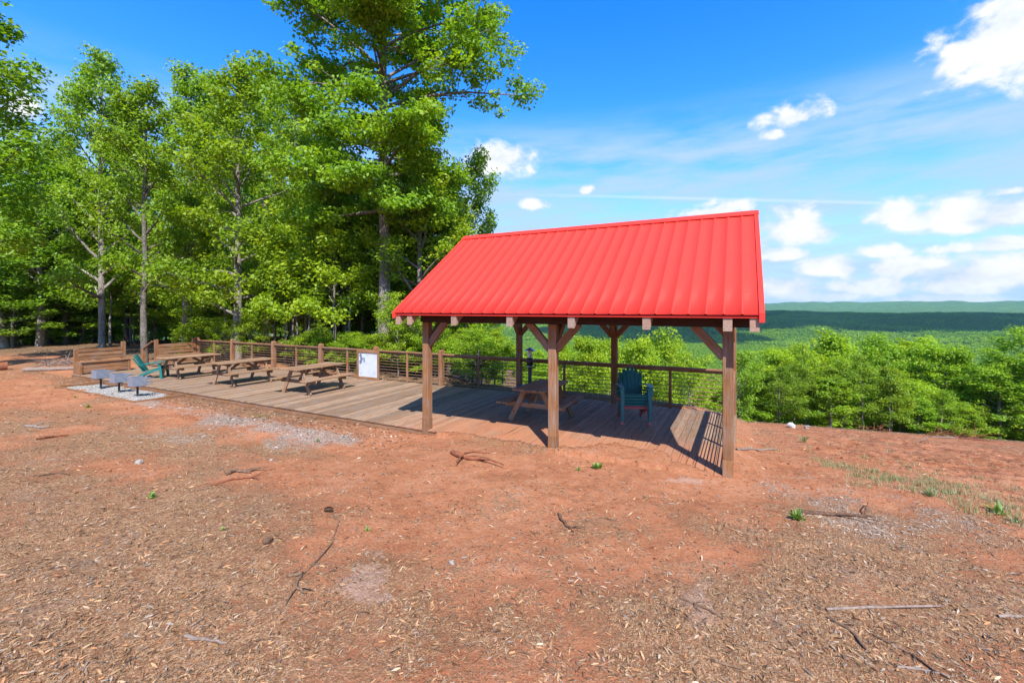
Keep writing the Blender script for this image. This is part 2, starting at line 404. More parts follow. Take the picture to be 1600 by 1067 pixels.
def leaf_mat(name, c0, c1, c2, trans=.48, gloss=.022):
    """leaf colours: c0..c2 by the leaf's own tint, shifted per tree by the object's colour"""
    m, nt = new_mat(name); T = NT(nt)
    at = T.n('ShaderNodeAttribute', attribute_name='tint'); oi = T.n('ShaderNodeObjectInfo')
    col = T.ramp(at.outputs['Fac'], [(0, c0), (.5, c1), (1, c2)])
    col = T.mix(1.0, col, oi.outputs['Color'], 'MULTIPLY')
    d = T.n('ShaderNodeBsdfDiffuse', i={'Color': col})
    tcol = T.mix(1.0, col, (1.35, 1.30, .55, 1), 'MULTIPLY')
    t = T.n('ShaderNodeBsdfTranslucent', i={'Color': tcol})
    g = T.n('ShaderNodeBsdfGlossy', i={'Color': (1, 1, 1, 1), 'Roughness': .6})
    s1 = T.n('ShaderNodeMixShader', i={0: trans, 1: d.outputs[0], 2: t.outputs[0]})
    s2 = T.n('ShaderNodeMixShader', i={0: gloss, 1: s1.outputs[0], 2: g.outputs[0]})
    T.out(s2); return m
M_LEAF = leaf_mat('broad_leaf', (.085, .20, .016), (.19, .345, .016), (.33, .45, .018))
M_LEAF_FAR = leaf_mat('canopy_leaf', (.085, .19, .022), (.175, .32, .026), (.30, .42, .032), .35, .0)
M_NEEDLE = leaf_mat('pine_needle', (.03, .08, .02), (.05, .12, .025), (.09, .17, .03), .2, .05)
M_WEED = leaf_mat('weed_leaf', (.08, .165, .025), (.14, .25, .03), (.23, .35, .05), .35, .05)
M_GRASS = leaf_mat('dry_grass', (.12, .17, .06), (.20, .25, .11), (.32, .32, .19), .3, .03)

def attr_color_mat(name, rough=.85, sat=1):
    m, nt = new_mat(name); T = NT(nt)
    at = T.n('ShaderNodeAttribute', attribute_name='col')
    pos = T.n('ShaderNodeNewGeometry').outputs['Position']
    hv = T.n('ShaderNodeHueSaturation', i={'Color': at.outputs['Color'], 'Value': T.rng(T.noise(pos, 160, 2), .3, .7, .75, 1.2)})
    T.out(T.bsdf(hv.outputs[0], rough, None, .15)); return m
M_CHIP = attr_color_mat('wood_chip')

def ground_material():
    m, nt = new_mat('clay_ground'); T = NT(nt)
    at = T.n('ShaderNodeAttribute', attribute_name='zones'); sp = T.n('ShaderNodeSeparateColor', i={0: at.outputs['Color']})
    mul, grey, pale = sp.outputs[0], sp.outputs[1], sp.outputs[2]; lit = at.outputs['Alpha']
    far = T.n('ShaderNodeAttribute', attribute_name='far').outputs['Fac']
    pos = T.n('ShaderNodeNewGeometry').outputs['Position']
    a = T.noise(pos, 1.1, 6, .62); b = T.noise(pos, 7, 6, .68); c = T.noise(pos, 38, 5, .7); d = T.noise(pos, 150, 3, .6)
    e = T.noise(pos, 320, 2, .6)
    clay = T.ramp(T.math('ADD', T.math('MULTIPLY', a, .45), T.math('MULTIPLY', b, .55)), [(.34, (.26, .090, .042)), (.5, (.395, .160, .080)), (.66, (.48, .245, .148))])
    clay = T.mix(T.math('MULTIPLY', T.rng(c, .52, .70), .45), clay, (.23, .09, .048, 1))
    clay = T.mix(T.math('MULTIPLY', T.rng(d, .52, .68), .65), clay, (.44, .25, .145, 1))
    clay = T.mix(T.math('MULTIPLY', T.rng(e, .55, .72), .5), clay, (.12, .05, .03, 1))
    sxyz = T.n('ShaderNodeSeparateXYZ', i={0: pos})
    fur = T.noise(T.vmul(pos, (.9, 2.6, 1)), 2.6, 6, .7)
    dark_mottle = T.math('MULTIPLY', T.math('MULTIPLY', T.rng(sxyz.outputs[0], .3, 2.5), T.rng(sxyz.outputs[1], 1.5, 5)), T.rng(fur, .46, .62))  # stretched noise: patches of darker clay colour towards the right rear
    clay = T.mix(T.math('MULTIPLY', dark_mottle, .8), clay, (.17, .055, .026, 1))
    # shredded bark: slivers lying every way, each its own tone
    def slivers(rot, scl, seed):
        mp = T.n('ShaderNodeMapping', i={'Vector': T.vadd(pos, T.vmul(T.noise(pos, 5+seed, 3, out=1), (.10, .10, 0))), 'Rotation': (0, 0, rot), 'Scale': (1, .24, 1)})
        q = T.n('ShaderNodeTexVoronoi', i={'Vector': mp.outputs[0], 'Scale': scl, 'Randomness': 1})
        return T.n('ShaderNodeSeparateColor', i={0: q.outputs['Color']}).outputs[seed % 3], q.outputs['Distance']
    s1, d1 = slivers(.3, 120, 0); s2, d2 = slivers(1.5, 95, 1); s3, d3 = slivers(2.4, 150, 2)
    pickn = T.noise(pos, 46, 2, .5)
    tone = T.mix(T.rng(pickn, .44, .48), s1, s2); tone = T.mix(T.rng(pickn, .53, .57), tone, s3)
    tone = T.n('ShaderNodeRGBToBW', i={0: tone}).outputs[0]
    chip = T.ramp(tone, [(.05, (.08, .045, .025)), (.26, (.21, .118, .060)), (.52, (.355, .215, .113)), (.76, (.45, .29, .165)), (.97, (.53, .39, .26))])
    chip = T.mix(T.math('MULTIPLY', T.rng(b, .42, .66), .5), chip, T.mix(tone, (.20, .08, .04, 1), (.50, .245, .125, 1)))
    chip = T.mix(T.math('MULTIPLY', T.rng(a, .52, .7), .45), chip, T.mix(tone, (.10, .072, .055, 1), (.40, .31, .235, 1)))
    k = T.math('ADD', mul, T.math('ADD', T.math('MULTIPLY', T.math('SUBTRACT', c, .5), 1.7), T.math('MULTIPLY', T.math('SUBTRACT', b, .5), 1.5)))
    col = T.mix(T.math('MULTIPLY', T.rng(k, .25, .80), .88), clay, chip)
    gk = T.math('MULTIPLY', T.rng(T.math('ADD', grey, T.math('ADD', T.math('MULTIPLY', T.math('SUBTRACT', b, .5), 1.8), T.math('MULTIPLY', T.math('SUBTRACT', c, .5), 1.2))), .30, .95), .72)
    gcol = T.ramp(tone, [(.08, (.10, .075, .06)), (.5, (.32, .265, .225)), (.92, (.54, .485, .44))])
    col = T.mix(gk, col, gcol)
    pk = T.math('ADD', pale, T.math('ADD', T.math('MULTIPLY', T.math('SUBTRACT', b, .5), 2.0), T.math('MULTIPLY', T.math('SUBTRACT', c, .5), 1.2)))
    col = T.mix(T.math('MULTIPLY', T.rng(pk, .35, 1.0), .7), col, T.mix(c, (.34, .19, .13, 1), (.50, .35, .285, 1)))
    lcol = T.ramp(T.math('ADD', T.math('MULTIPLY', tone, .55), T.math('MULTIPLY', b, .45)), [(.22, (.055, .034, .022)), (.5, (.17, .10, .058)), (.78, (.32, .21, .135))])
    lcol = T.mix(T.math('MULTIPLY', T.rng(a, .56, .68), .7), lcol, (.08, .105, .03, 1))
    col = T.mix(T.rng(lit, .2, .8), col, lcol)
    # beyond the clearing: the crowns of the woods too far off to build
    f1 = T.n('ShaderNodeTexVoronoi', i={'Vector': pos, 'Scale': .075}); f2 = T.noise(pos, .012, 5, .6); f3 = T.noise(pos, .13, 4, .7)
    fcol = T.ramp(T.math('ADD', T.math('MULTIPLY', T.n('ShaderNodeSeparateColor', i={0: f1.outputs['Color']}).outputs[0], .4), T.math('MULTIPLY', f2, .6)), [(.25, (.035, .082, .020)), (.5, (.068, .15, .030)), (.75, (.12, .215, .042))])
    fcol = T.mix(T.math('MULTIPLY', T.rng(f3, .5, .7), .5), fcol, (.025, .06, .016, 1))
    col = T.mix(far, col, fcol)
    hgt = T.math('ADD', T.math('MULTIPLY', tone, T.math('MULTIPLY', T.rng(k, .3, .7), .55)), T.math('ADD', T.math('ADD', T.math('MULTIPLY', b, 1.6), c), T.math('ADD', T.math('MULTIPLY', d, .4), T.math('MULTIPLY', e, .18))))
    n1 = T.n('ShaderNodeBump', i={'Height': hgt, 'Strength': .9, 'Distance': .024})
    n2 = T.n('ShaderNodeBump', i={'Height': T.math('ADD', f1.outputs[0], T.math('MULTIPLY', f3, .6)), 'Strength': T.math('MULTIPLY', far, .9), 'Distance': 7.0, 'Normal': n1.outputs[0]})
    T.out(T.bsdf(col, .95, n2.outputs[0], .08)); return m
M_GROUND = ground_material()

# ------------------------------------------------------------------ the ground sheet, out to the far ridge
def build_ground():
    fwd = math.pi/2+YAW
    fine = np.linspace(-R_(60), R_(60), 640); rest = np.linspace(R_(60), 2*math.pi-R_(60), 62)[1:-1]
    th = np.concatenate([fine, rest])+fwd
    r = np.concatenate([np.exp(np.linspace(math.log(.9), math.log(60), 390)), np.exp(np.linspace(math.log(60), math.log(9400), 120))[1:]])
    RR, TT = np.meshgrid(r, th, indexing='ij')
    X = CAM[0]+RR*np.cos(TT); Y = CAM[1]+RR*np.sin(TT)
    Zz = ground_z(X, Y); nr, na = X.shape
    V = np.stack([X, Y, Zz], -1).reshape(-1, 3)
    idx = np.arange(nr*na).reshape(nr, na)
    a = idx[:-1]; b = idx[1:]
    Fq = np.stack([a, b, np.roll(b, -1, 1), np.roll(a, -1, 1)], -1).reshape(-1, 4)
    mul, grey, pale, lit = zones(V[:, 0], V[:, 1])
    far = sst(60, 130, np.hypot(V[:, 0]-CAM[0], V[:, 1]-CAM[1]))
    # close the small hole under the camera
    c = len(V); V = np.vstack([V, [CAM[0], CAM[1], float(ground_z(CAM[0], CAM[1]))]])
    ring = idx[0]; cap = np.stack([np.full(na//2, c), ring[0::2][:na//2], ring[1::2][:na//2], np.roll(ring, -2)[0::2][:na//2]], -1)
    Fq = np.vstack([Fq, cap])
    zc = np.stack([mul, grey, pale, lit], -1); zc = np.vstack([zc, zc[0]]); far = np.append(far, 0)
    me = np_mesh('ground', V, Fq, True, {'zones': ('POINT', 'FLOAT_COLOR', zc), 'far': ('POINT', 'FLOAT', far)}, M_GROUND)
    tag(link('ground', me), 'red clay clearing strewn with shredded bark, falling away to wooded hills', None, None, 'structure')
build_ground()

# ------------------------------------------------------------------ the deck
DX0, DX1, DY = -22.60, .085, 4.46
deck = empty('deck', (0, 0, 0), 0, 'long low brown plank deck with open front edge on red clay', 'deck')
nb = 162; pitch = (DX1-DX0)/nb
for i in range(nb):
    x = DX0+pitch*(i+.5)
    box('board', (pitch-.007, DY+.02, .034), (x, DY/2, -.017+random.uniform(-.0025, .0015)), M_DECK, deck, (0, 0, random.uniform(-.0004, .0004)), .004)
box('fascia', (DX1-DX0, .038, .20), ((DX0+DX1)/2, .03, -.136), M_STAIN, deck)
box('fascia', (DX1-DX0, .038, .20), ((DX0+DX1)/2, DY-.03, -.136), M_STAIN, deck)
box('fascia', (.038, DY-.1, .20), (DX0+.03, DY/2, -.136), M_STAIN, deck)
box('fascia', (.038, DY-.1, .20), (DX1-.03, DY/2, -.136), M_STAIN, deck)
for x in np.arange(-22.0, .2, 2.75):
    box('support_post', (.14, .14, 3.0), (x, DY-.2, -1.55), M_STAIN, deck)
for y in (1.4, 2.8):
    box('joist', (DX1-DX0-.1, .04, .2), ((DX0+DX1)/2, y, -.136), M_STAIN, deck)

# ------------------------------------------------------------------ the shelter
PX = (-5.643, -2.821, 0.0); PY = (0.06, 4.385); BZ0, BZ1 = 2.22, 2.46
EY, EZ, RY, RZ = -.433, 2.405, 2.215, 4.31
XA, XB = -6.11, .44
sh = empty('shelter', (-2.82, 2.2, 0), 0, 'open timber picnic shelter with a bright red ribbed metal roof', 'shelter')
def S(p): return (p[0]+2.82, p[1]-2.2, p[2])
PW = .15
for x in PX:
    for y in PY:
        zb = min(-.3, float(ground_z(x, y-.1))-.5)
        if y > 1: zb = float(ground_z(x, y+.3))-.6
        box('post', (PW, PW, BZ0-zb), S((x, y, (BZ0+zb)/2)), M_STAIN, sh, bevel=.008)
for x in PX: box('post_sleeve', (.157, .157, .26+.4), S((x, PY[0], .24-.33)), M_STAIN[2], sh, bevel=.008)
for y in PY:
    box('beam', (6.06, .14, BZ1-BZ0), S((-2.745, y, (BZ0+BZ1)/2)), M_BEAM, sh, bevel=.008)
for x in PX:
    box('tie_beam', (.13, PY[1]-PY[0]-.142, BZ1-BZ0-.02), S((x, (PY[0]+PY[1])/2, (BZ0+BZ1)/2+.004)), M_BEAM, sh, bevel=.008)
def brace(a, b): bar('brace', S(a), S(b), .085, .13, M_STAIN, sh)
bl = .46
for y in PY:
    for x in PX:
        for s in (-1, 1):
            if (x == PX[0] and s < 0) or (x == PX[2] and s > 0): continue
            brace((x+s*.055, y, BZ0-bl), (x+s*(bl+.02), y, BZ0+.02))
for x in PX:
    for y, s in ((PY[0], 1), (PY[1], -1)):
        brace((x, y+s*.055, BZ0-bl), (x, y+s*(bl+.02), BZ0+.02))
slope = math.atan2(RZ-EZ, RY-EY); Lr = math.hypot(RZ-EZ, RY-EY)
RT = (-6.03, -5.73, -4.66, -3.47, -2.32, -1.11, .005, .34)
for x in RT:
    for side in (1, -1):
        bm = bmesh.new(); wd = .118
        dz = .03; dep = .215
        prof = [(EY+.03, EZ-dz), (RY-.0, RZ-dz-.015), (RY, RZ-dz-.015-dep), (EY+.03, EZ-dz-dep+.02)]
        if side < 0: prof = [(2*RY-p[0]+.002, p[1]) for p in prof]
        vs = [[bm.verts.new((x+sx*wd/2+2.82, p[0]-2.2, p[1])) for p in prof] for sx in (-1, 1)]
        bm.faces.new(vs[0]); bm.faces.new(vs[1][::-1])
        for i in range(4): bm.faces.new((vs[0][i], vs[1][i], vs[1][(i+1) % 4], vs[0][(i+1) % 4]))
        bmesh.ops.recalc_face_normals(bm, faces=bm.faces[:])
        bm_obj('rafter', bm, M_TIMBER_END[1], sh)
for x in (PX[0]+.015, PX[2]+.075):                    # closed timber gables
    ny = 19; y0, y1 = PY[0]-.05, PY[1]+.05
    for i in range(ny):
        a = y0+(y1-y0)*i/ny+.004; b = y0+(y1-y0)*(i+1)/ny-.004
        top = lambda y: RZ-.06-abs(y-RY)*math.tan(slope)
        bm = bmesh.new(); q = [(a, BZ0+.02), (b, BZ0+.02), (b, top(b)), (a, top(a))]
        if (a-RY)*(b-RY) < 0: q.insert(3, (RY, top(RY)))
        vs = [[bm.verts.new((x+sx*.011+2.82, p[0]-2.2, p[1])) for p in q] for sx in (-1, 1)]
        bm.faces.new(vs[0]); bm.faces.new(vs[1][::-1])
        for k in range(len(q)): bm.faces.new((vs[0][k], vs[1][k], vs[1][(k+1) % len(q)], vs[0][(k+1) % len(q)]))
        bmesh.ops.recalc_face_normals(bm, faces=bm.faces[:])
        bm_obj('gable_board', bm, M_STAIN[2], sh)
# roof sheets: seven on each slope, each with four raised ribs
NP = 7; pw = (XB-XA-.05)/NP; rib = pw/4
def roof_sheet():
    xs, hs = [], []
    for k in range(4):
        c = k*rib
        for dx, h in ((-.019, 0), (-.009, .015), (.009, .015), (.019, 0)):
            xs.append(c+dx); hs.append(h)
    xs += [pw-.025, pw-.012, pw+.008]; hs += [0, .0125, .0125]
    xs = np.array(xs); hs = np.array(hs)
    o = np.argsort(xs); xs = xs[o]; hs = hs[o]
    V, Fq = [], []
    n = len(xs); rows = 5
    for j in range(rows):
        for x, h in zip(xs, hs): V.append((x, Lr*j/(rows-1), h))
    for j in range(rows):
        for x, h in zip(xs, hs): V.append((x, Lr*j/(rows-1), h-.0035))
    for s, off in ((0, 0), (1, n*rows)):
        for j in range(rows-1):
            for i in range(n-1):
                q = (off+j*n+i, off+j*n+i+1, off+(j+1)*n+i+1, off+(j+1)*n+i)
                Fq.append(q if s == 0 else q[::-1])
    for i in range(n-1): Fq.append((i+1, i, n*rows+i, n*rows+i+1))
    return np_mesh('roof_sheet', V, Fq, False, None, M_ROOF)
sheet = roof_sheet()
for i in range(NP):
    o = link('roof_sheet', sheet, None, sh, S((XA+pw*i+.03, EY-.015, EZ+.012-.0005*i)), (slope, 0, 0))
    o = link('roof_sheet', sheet, None, sh, S((XA+pw*(i+1)-.03, 2*RY-EY+.015, EZ+.012-.0005*i)), (slope, 0, math.pi))
def rake(x, s, name='rake_trim'):
    bm = bmesh.new(); q = [(EY-.02, EZ+.035), (RY, RZ+.045), (RY, RZ-.115), (EY-.02, EZ-.095)]
    if s < 0: q = [(2*RY-p[0]+.001, p[1]) for p in q]
    vs = [[bm.verts.new((x+sx*.034+2.82, p[0]-2.2, p[1])) for p in q] for sx in (-1, 1)]
    bm.faces.new(vs[0]); bm.faces.new(vs[1][::-1])
    for k in range(4): bm.faces.new((vs[0][k], vs[1][k], vs[1][(k+1) % 4], vs[0][(k+1) % 4]))
    bmesh.ops.recalc_face_normals(bm, faces=bm.faces[:]); bm_obj(name, bm, M_ROOF, sh)
for x in (XA+.012, XB-.012):
    rake(x, 1); rake(x, -1)
for y, s in ((EY+.016, 1), (2*RY-EY-.016, -1)):
    box('eave_trim', (XB-XA-.01, .012, .032), S(((XA+XB)/2, y, EZ-.022)), M_ROOF, sh, bevel=.002)
bm = bmesh.new()
q = [(-.15, -.070), (-.02, .026), (.02, .026), (.15, -.070), (.145, -.084), (0, .012), (-.145, -.084)]
vs = [[bm.verts.new((x+2.82, RY+p[0]-2.2, RZ+.022+p[1])) for p in q] for x in (XA-.025, XB+.03)]
bm.faces.new(vs[0]); bm.faces.new(vs[1][::-1])
for k in range(7): bm.faces.new((vs[0][k], vs[1][k], vs[1][(k+1) % 7], vs[0][(k+1) % 7]))
bmesh.ops.recalc_face_normals(bm, faces=bm.faces[:]); bm_obj('ridge_cap', bm, M_ROOF, sh)
# roofing screws in rows, a few millimetres proud
Vs, Fs, o = [], [], 0
for j in (.12, .55, 1.1, 1.65, 2.2, 2.75):
    for i in range(28):
        x = XA+rib*i+.03+.062; s = j
        p = np.array([x, EY+s*math.cos(slope), EZ+.018+s*math.sin(slope)])
        nrm = np.array([0, -math.sin(slope), math.cos(slope)]); ax = np.array([1., 0, 0]); ay = np.cross(nrm, ax)
        for rr, hh in ((.011, 0), (.008, .008)):
            for k in range(6):
                t = k*math.pi/3; Vs.append(p+rr*(math.cos(t)*ax+math.sin(t)*ay)+nrm*hh-np.array([-2.82, 2.2, 0]))
        for k in range(6): Fs.append((o+k, o+(k+1) % 6, o+6+(k+1) % 6, o+6+k))
        Fs.append((o+6, o+7, o+8, o+9)); Fs.append((o+6, o+9, o+10, o+11)); o += 12
tag(link('roof_screws', np_mesh('roof_screws', Vs, Fs), simple('screw_head', (.30, .03, .03), .4), sh), kind='stuff')

# ------------------------------------------------------------------ railings
def railing(name, length, bays, z_rail, label, thick_at, thin_at, origin, rz, ncab=9):
    r = empty(name, origin, rz, label, 'railing')
    for x in thick_at:
        bm = bmesh.new(); wd = .072
        prof = [(wd, -.55), (wd, 1.10), (wd*.98, 1.125), (wd*.8, 1.15), (wd*.5, 1.163), (.001, 1.165)]
        prev = None
        for (a, z) in prof:
            ring = [bm.verts.new((x+sx*a, sy*a, z)) for sx, sy in ((-1, -1), (1, -1), (1, 1), (-1, 1))]
            if prev:
                for k in range(4): bm.faces.new((prev[k], prev[(k+1) % 4], ring[(k+1) % 4], ring[k]))
            prev = ring
        bm.faces.new(prev); bm_obj('post', bm, M_STAIN[2], r)
    for x in thin_at:
        box('picket', (.07, .042, 1.0), (x, -.012, .50), M_STAIN, r)
    xs = sorted(set([0]+list(thick_at)+[length]))
    for a, b in bays:
        box('top_rail', (b-a, .095, .045), ((a+b)/2, -.01, z_rail-.0225), M_STAIN, r)
        box('sub_rail', (b-a, .04, .07), ((a+b)/2, .018, z_rail-.0825), M_STAIN, r)
    for k in range(ncab):
        z = .085+k*.098
        for a, b in bays:
            n = 5; t = np.linspace(0, 1, n)
            P = np.stack([a+(b-a)*t, np.full(n, .012), z-.004*np.sin(np.pi*t)], -1)
            link('cable', tubes_mesh('cable', [(P, np.full(n, .0095), 5)], M_CABLE), None, r)
    return r
S0 = 2.821
edges = [-22.5+.072]
thick = [-22.5, -5.643-5*S0, -5.643-4*S0, -5.643-3*S0, -5.643-2*S0, -5.643-S0]
allp = thick+[-5.643, -2.821, 0.0]
X0 = -22.5
bays = []
for a, b in zip(allp[:-1], allp[1:]): bays.append((a+.074-X0, b-.078-X0))
thin = [(a+b)/2-X0 for a, b in zip(allp[:-1], allp[1:])]
railing('cable_railing', -X0, bays, 1.045, 'long brown railing with horizontal cables along the back of the deck', [t-X0 for t in thick], thin, (X0, 4.385, 0), 0)
railing('cable_railing', 4.2, [(.08, 4.17)], 1.045, 'short railing with cables closing the right end of the deck', [], [1.33, 2.6, 3.8], (.0, PY[0]+.01, 0), math.pi/2)
# handrail of the steps in the left end
t = empty('stair_handrail', (-22.62, 2.62, 0), 0, 'short sloping handrail and stub post of the steps beside the far bench', 'handrail')
box('post', (.12, .12, 1.25), (-.75, .02, .05), M_STAIN, t); bar('rail', (-.95, .02, .62), (.02, .02, 1.08), .09, .05, M_STAIN, t)

# ------------------------------------------------------------------ benches at the left end
def bench(y0, y1, label, tall_end):
    L = y1-y0; b = empty('slat_bench', (-22.45, y0, 0), 0, label, 'bench', 'built-in benches at the left end of the deck')
    h0, h1 = (.97, 1.15) if tall_end else (1.15, 1.15)
    box('post', (.12, .12, h0), (-.02, .06, h0/2), M_STAIN, b); box('post', (.13, .13, h1), (-.02, L-.06, h1/2), M_STAIN, b)
    for z in (.88, .725, .575): box('back_slat', (.038, L-.24, .125), (.03, L/2, z), M_STAIN, b, (0, -.06, 0))
    for x in (.16, .30, .44): box('seat_slat', (.132, L-.06, .038), (x, L/2, .455), M_STAIN, b)
    for z in (.365, .235, .105): box('front_slat', (.034, L-.20, .115), (.44, L/2, z), M_STAIN, b)
    for y in (.05, L-.05): box('end_board', (.40, .09, .43), (.28, y, .218), M_STAIN, b)
    return b
bench(.03, 1.62, 'slatted wooden bench at the front left corner behind the grills', True)
bench(2.66, 4.28, 'slatted wooden bench between the step rail and the back railing', False)

# ------------------------------------------------------------------ picnic tables
def picnic_table(L):
    t = empty('picnic_table', (0, 0, 0), 0, 'x', 'picnic table', 'picnic tables on the deck')
    for i in range(5): box('top_plank', (.142, L, .04), (-.30+.15*i, random.uniform(-.008, .008), .74), M_TABLE, t, bevel=.008)
    for s in (-1, 1):
        for k in range(2): box('seat_plank', (.135, L, .04), (s*(.56+.143*k), random.uniform(-.008, .008), .435), M_TABLE, t, bevel=.008)
    for y in (-L/2+.30, L/2-.30):
        for s in (-1, 1): bar('leg', (s*.20, y, .72), (s*.57, y, .0), .042, .115, M_TABLE, t)
        box('cross_beam', (1.44, .042, .10), (0, y+.044 if y < 0 else y-.044, .364), M_TABLE, t)
        box('top_cleat', (.66, .042, .085), (0, y+.046 if y < 0 else y-.046, .676), M_TABLE, t)
        bar('brace', (0, y+(.09 if y < 0 else -.09), .41), (0, (.10 if y > 0 else -.10), .70), .04, .08, M_TABLE, t)
    return t
p0 = picnic_table(1.83)
TAB = [(-18.0, 1.78, .03, 'weathered picnic table farthest along the open deck beside the slatted bench'),
       (-14.72, 1.76, -.02, 'middle of the three weathered picnic tables on the open deck'),
       (-11.42, 1.92, .03, 'weathered picnic table on the open deck closest to the white map board')]
for i, (x, y, a, lb) in enumerate(TAB):
    o = p0 if i == 0 else copy_tree(p0)
    o.location = (x, y, .003); o.rotation_euler.z = a; o['label'] = lb
p1 = picnic_table(1.5); p1.location = (-3.87, 1.95, .003); p1.rotation_euler.z = .0
p1['label'] = 'picnic table in the shade under the red roof'

# ------------------------------------------------------------------ adirondack chairs
def curved(name, pts, wd, th, mat, parent, axis='x'):         # a strip of plastic of width wd (across x) that follows a side profile
    bm = bmesh.new(); pr = None; n = len(pts)
    for i, (x, y, z) in enumerate(pts):
        a = pts[max(i-1, 0)]; b = pts[min(i+1, n-1)]
        ty, tz = b[1]-a[1], b[2]-a[2]; l = math.hypot(ty, tz)+1e-9; ny, nz = -tz/l*th/2, ty/l*th/2
        w_ = wd[i] if isinstance(wd, (list, tuple)) else wd
        ring = [bm.verts.new((x-w_/2, y+ny, z+nz)), bm.verts.new((x+w_/2, y+ny, z+nz)), bm.verts.new((x+w_/2, y-ny, z-nz)), bm.verts.new((x-w_/2, y-ny, z-nz))]
        if pr:
            for k in range(4): bm.faces.new((pr[k], pr[(k+1) % 4], ring[(k+1) % 4], ring[k]))
        else: bm.faces.new(ring[::-1])
        pr = ring
    bm.faces.new(pr); bmesh.ops.recalc_face_normals(bm, faces=bm.faces[:])
    return bm_obj(name, bm, mat, parent)
def adirondack(mat):
    c = empty('adirondack_chair', (0, 0, 0), 0, 'x', 'chair')
    ns = 6                                                    # fan of back slats with a rounded top; the chair faces -y
    for i in range(ns):
        f = (i-(ns-1)/2)/((ns-1)/2); xb, xt = f*.19, f*.225
        h = .865-.13*f*f
        pts, wds = [], []
        for k in range(7):
            s = k/6; z = .26+(h-.26)*s; y = .17+.27*s+.03*s*s; pts.append((xb+(xt-xb)*s, y, z)); wds.append((.070+.015*s)*(1 if k < 6 else .86))
        curved('back_slat', pts, wds, .018, mat, c)
    box('back_rail', (.50, .03, .07), (0, .315, .50), mat, c, (-.35, 0, 0)); box('back_rail', (.42, .03, .06), (0, .215, .30), mat, c, (-.35, 0, 0))
    for k in range(5):
        y = -.30+.105*k; z = .375-.03*k
        box('seat_slat', (.50, .092, .018), (0, y, z), mat, c, (-.28, 0, 0), .006)
    box('seat_front', (.50, .022, .046), (0, -.352, .352), mat, c, (.15, 0, 0), .008)
    for s in (-1, 1):
        curved('front_leg', [(s*.292, -.40, 0), (s*.287, -.385, .2), (s*.282, -.36, .42), (s*.285, -.33, .535)], [.06, .066, .075, .09], .075, mat, c)
        curved('arm', [(s*.31, -.41, .545), (s*.315, -.2, .56), (s*.315, .1, .535), (s*.29, .30, .495)], [.10, .125, .11, .07], .022, mat, c)
        curved('rear_leg', [(s*.25, -.34, .335), (s*.245, 0, .235), (s*.245, .25, .12), (s*.25, .42, .0)], .032, .075, mat, c)
    return c
ch = adirondack(M_TEAL); ch['group'] = 'adirondack chairs'
ch.location = (-18.75, .92, .004); ch.rotation_euler.z = R_(136); ch['label'] = 'single teal adirondack chair facing right beside the three grills'
stk = ['second teal adirondack chair up, just above the faded red one', 'third teal adirondack chair from the bottom of the stack of five under the roof', 'teal adirondack chair second from the top of the stack under the roof', 'topmost teal adirondack chair of the stack under the red roof']
pk = adirondack(M_PINK); pk['group'] = 'adirondack chairs'; pk['label'] = 'faded red adirondack chair at the bottom of the stack'
SPOT = Vector((-1.99, 2.72, .004)); az0 = R_(22)
pk.location = SPOT; pk.rotation_euler.z = az0
for k in range(4):
    o = copy_tree(ch); o['label'] = stk[k]
    if k == 0: o['label'] = 'teal adirondack chair directly above the faded red one in the stack'
    if k == 1: o['label'] = 'teal adirondack chair in the very middle of the stack of five'
    o.location = SPOT+Vector((math.sin(az0)*.022*(k+1), -math.cos(az0)*.022*(k+1), .068*(k+1))); o.rotation_euler.z = az0+random.uniform(-.015, .015)

# ------------------------------------------------------------------ grills on their gravel pad
def grill():
    g = empty('pedestal_grill', (0, 0, 0), 0, 'x', 'grill', 'pedestal grills on the gravel')
    link('pole', tubes_mesh('pole', [([(0, 0, -.3), (0, 0, .1), (0, 0, .375)], [.030]*3, 10)], M_DARKSTEEL), None, g)
    box('mount_plate', (.15, .15, .02), (0, 0, .365), M_DARKSTEEL, g)
    z0, hh = .38, .265
    box('firebox_floor', (.32, .36, .008), (0, 0, z0), M_BLACK, g)
    box('firebox_side', (.008, .36, hh), (.16, 0, z0+hh/2), M_GALV, g); box('firebox_side', (.008, .36, hh), (-.16, 0, z0+hh/2), M_GALV, g)
    box('firebox_back', (.312, .008, hh), (0, -.176, z0+hh/2), M_GALV, g)
    for k in range(3):                                        # slotted flanges that hold the grate, at the open end
        for s in (-1, 1): box('flange', (.012, .14, .026), (s*.163, .25-.02*k, z0+.05+.08*k), M_GALV, g)
    for k in range(9):
        link('grate_bar', tubes_mesh('grate_bar', [([(-.136+.034*k, -.165, z0+.19), (-.136+.034*k, .25, z0+.19)], [.007]*2, 6)], M_DARKSTEEL), None, g)
    for s in (-1, 1):
        n = 9; t = np.linspace(0, 1, n)
        P = np.stack([np.full(n, s*.09), .25+.11*t, z0+.19+.0*t], -1)
        link('handle', tubes_mesh('handle', [(P, .012+.005*(np.arange(n) % 2), 7)], M_GALV), None, g)
    return g
g0 = grill()
GR = [(-18.45, -.62, 'grey pedestal grill farthest left, in front of the bench'), (-16.95, -.72, 'grey pedestal grill standing between the other two'), (-15.62, -.80, 'grey pedestal grill nearest the open deck and the camera')]
for i, (x, y, lb) in enumerate(GR):
    o = g0 if i == 0 else copy_tree(g0)
    o.location = (x, y, -.15); o.rotation_euler.z = random.uniform(-.07, .07); o['label'] = lb
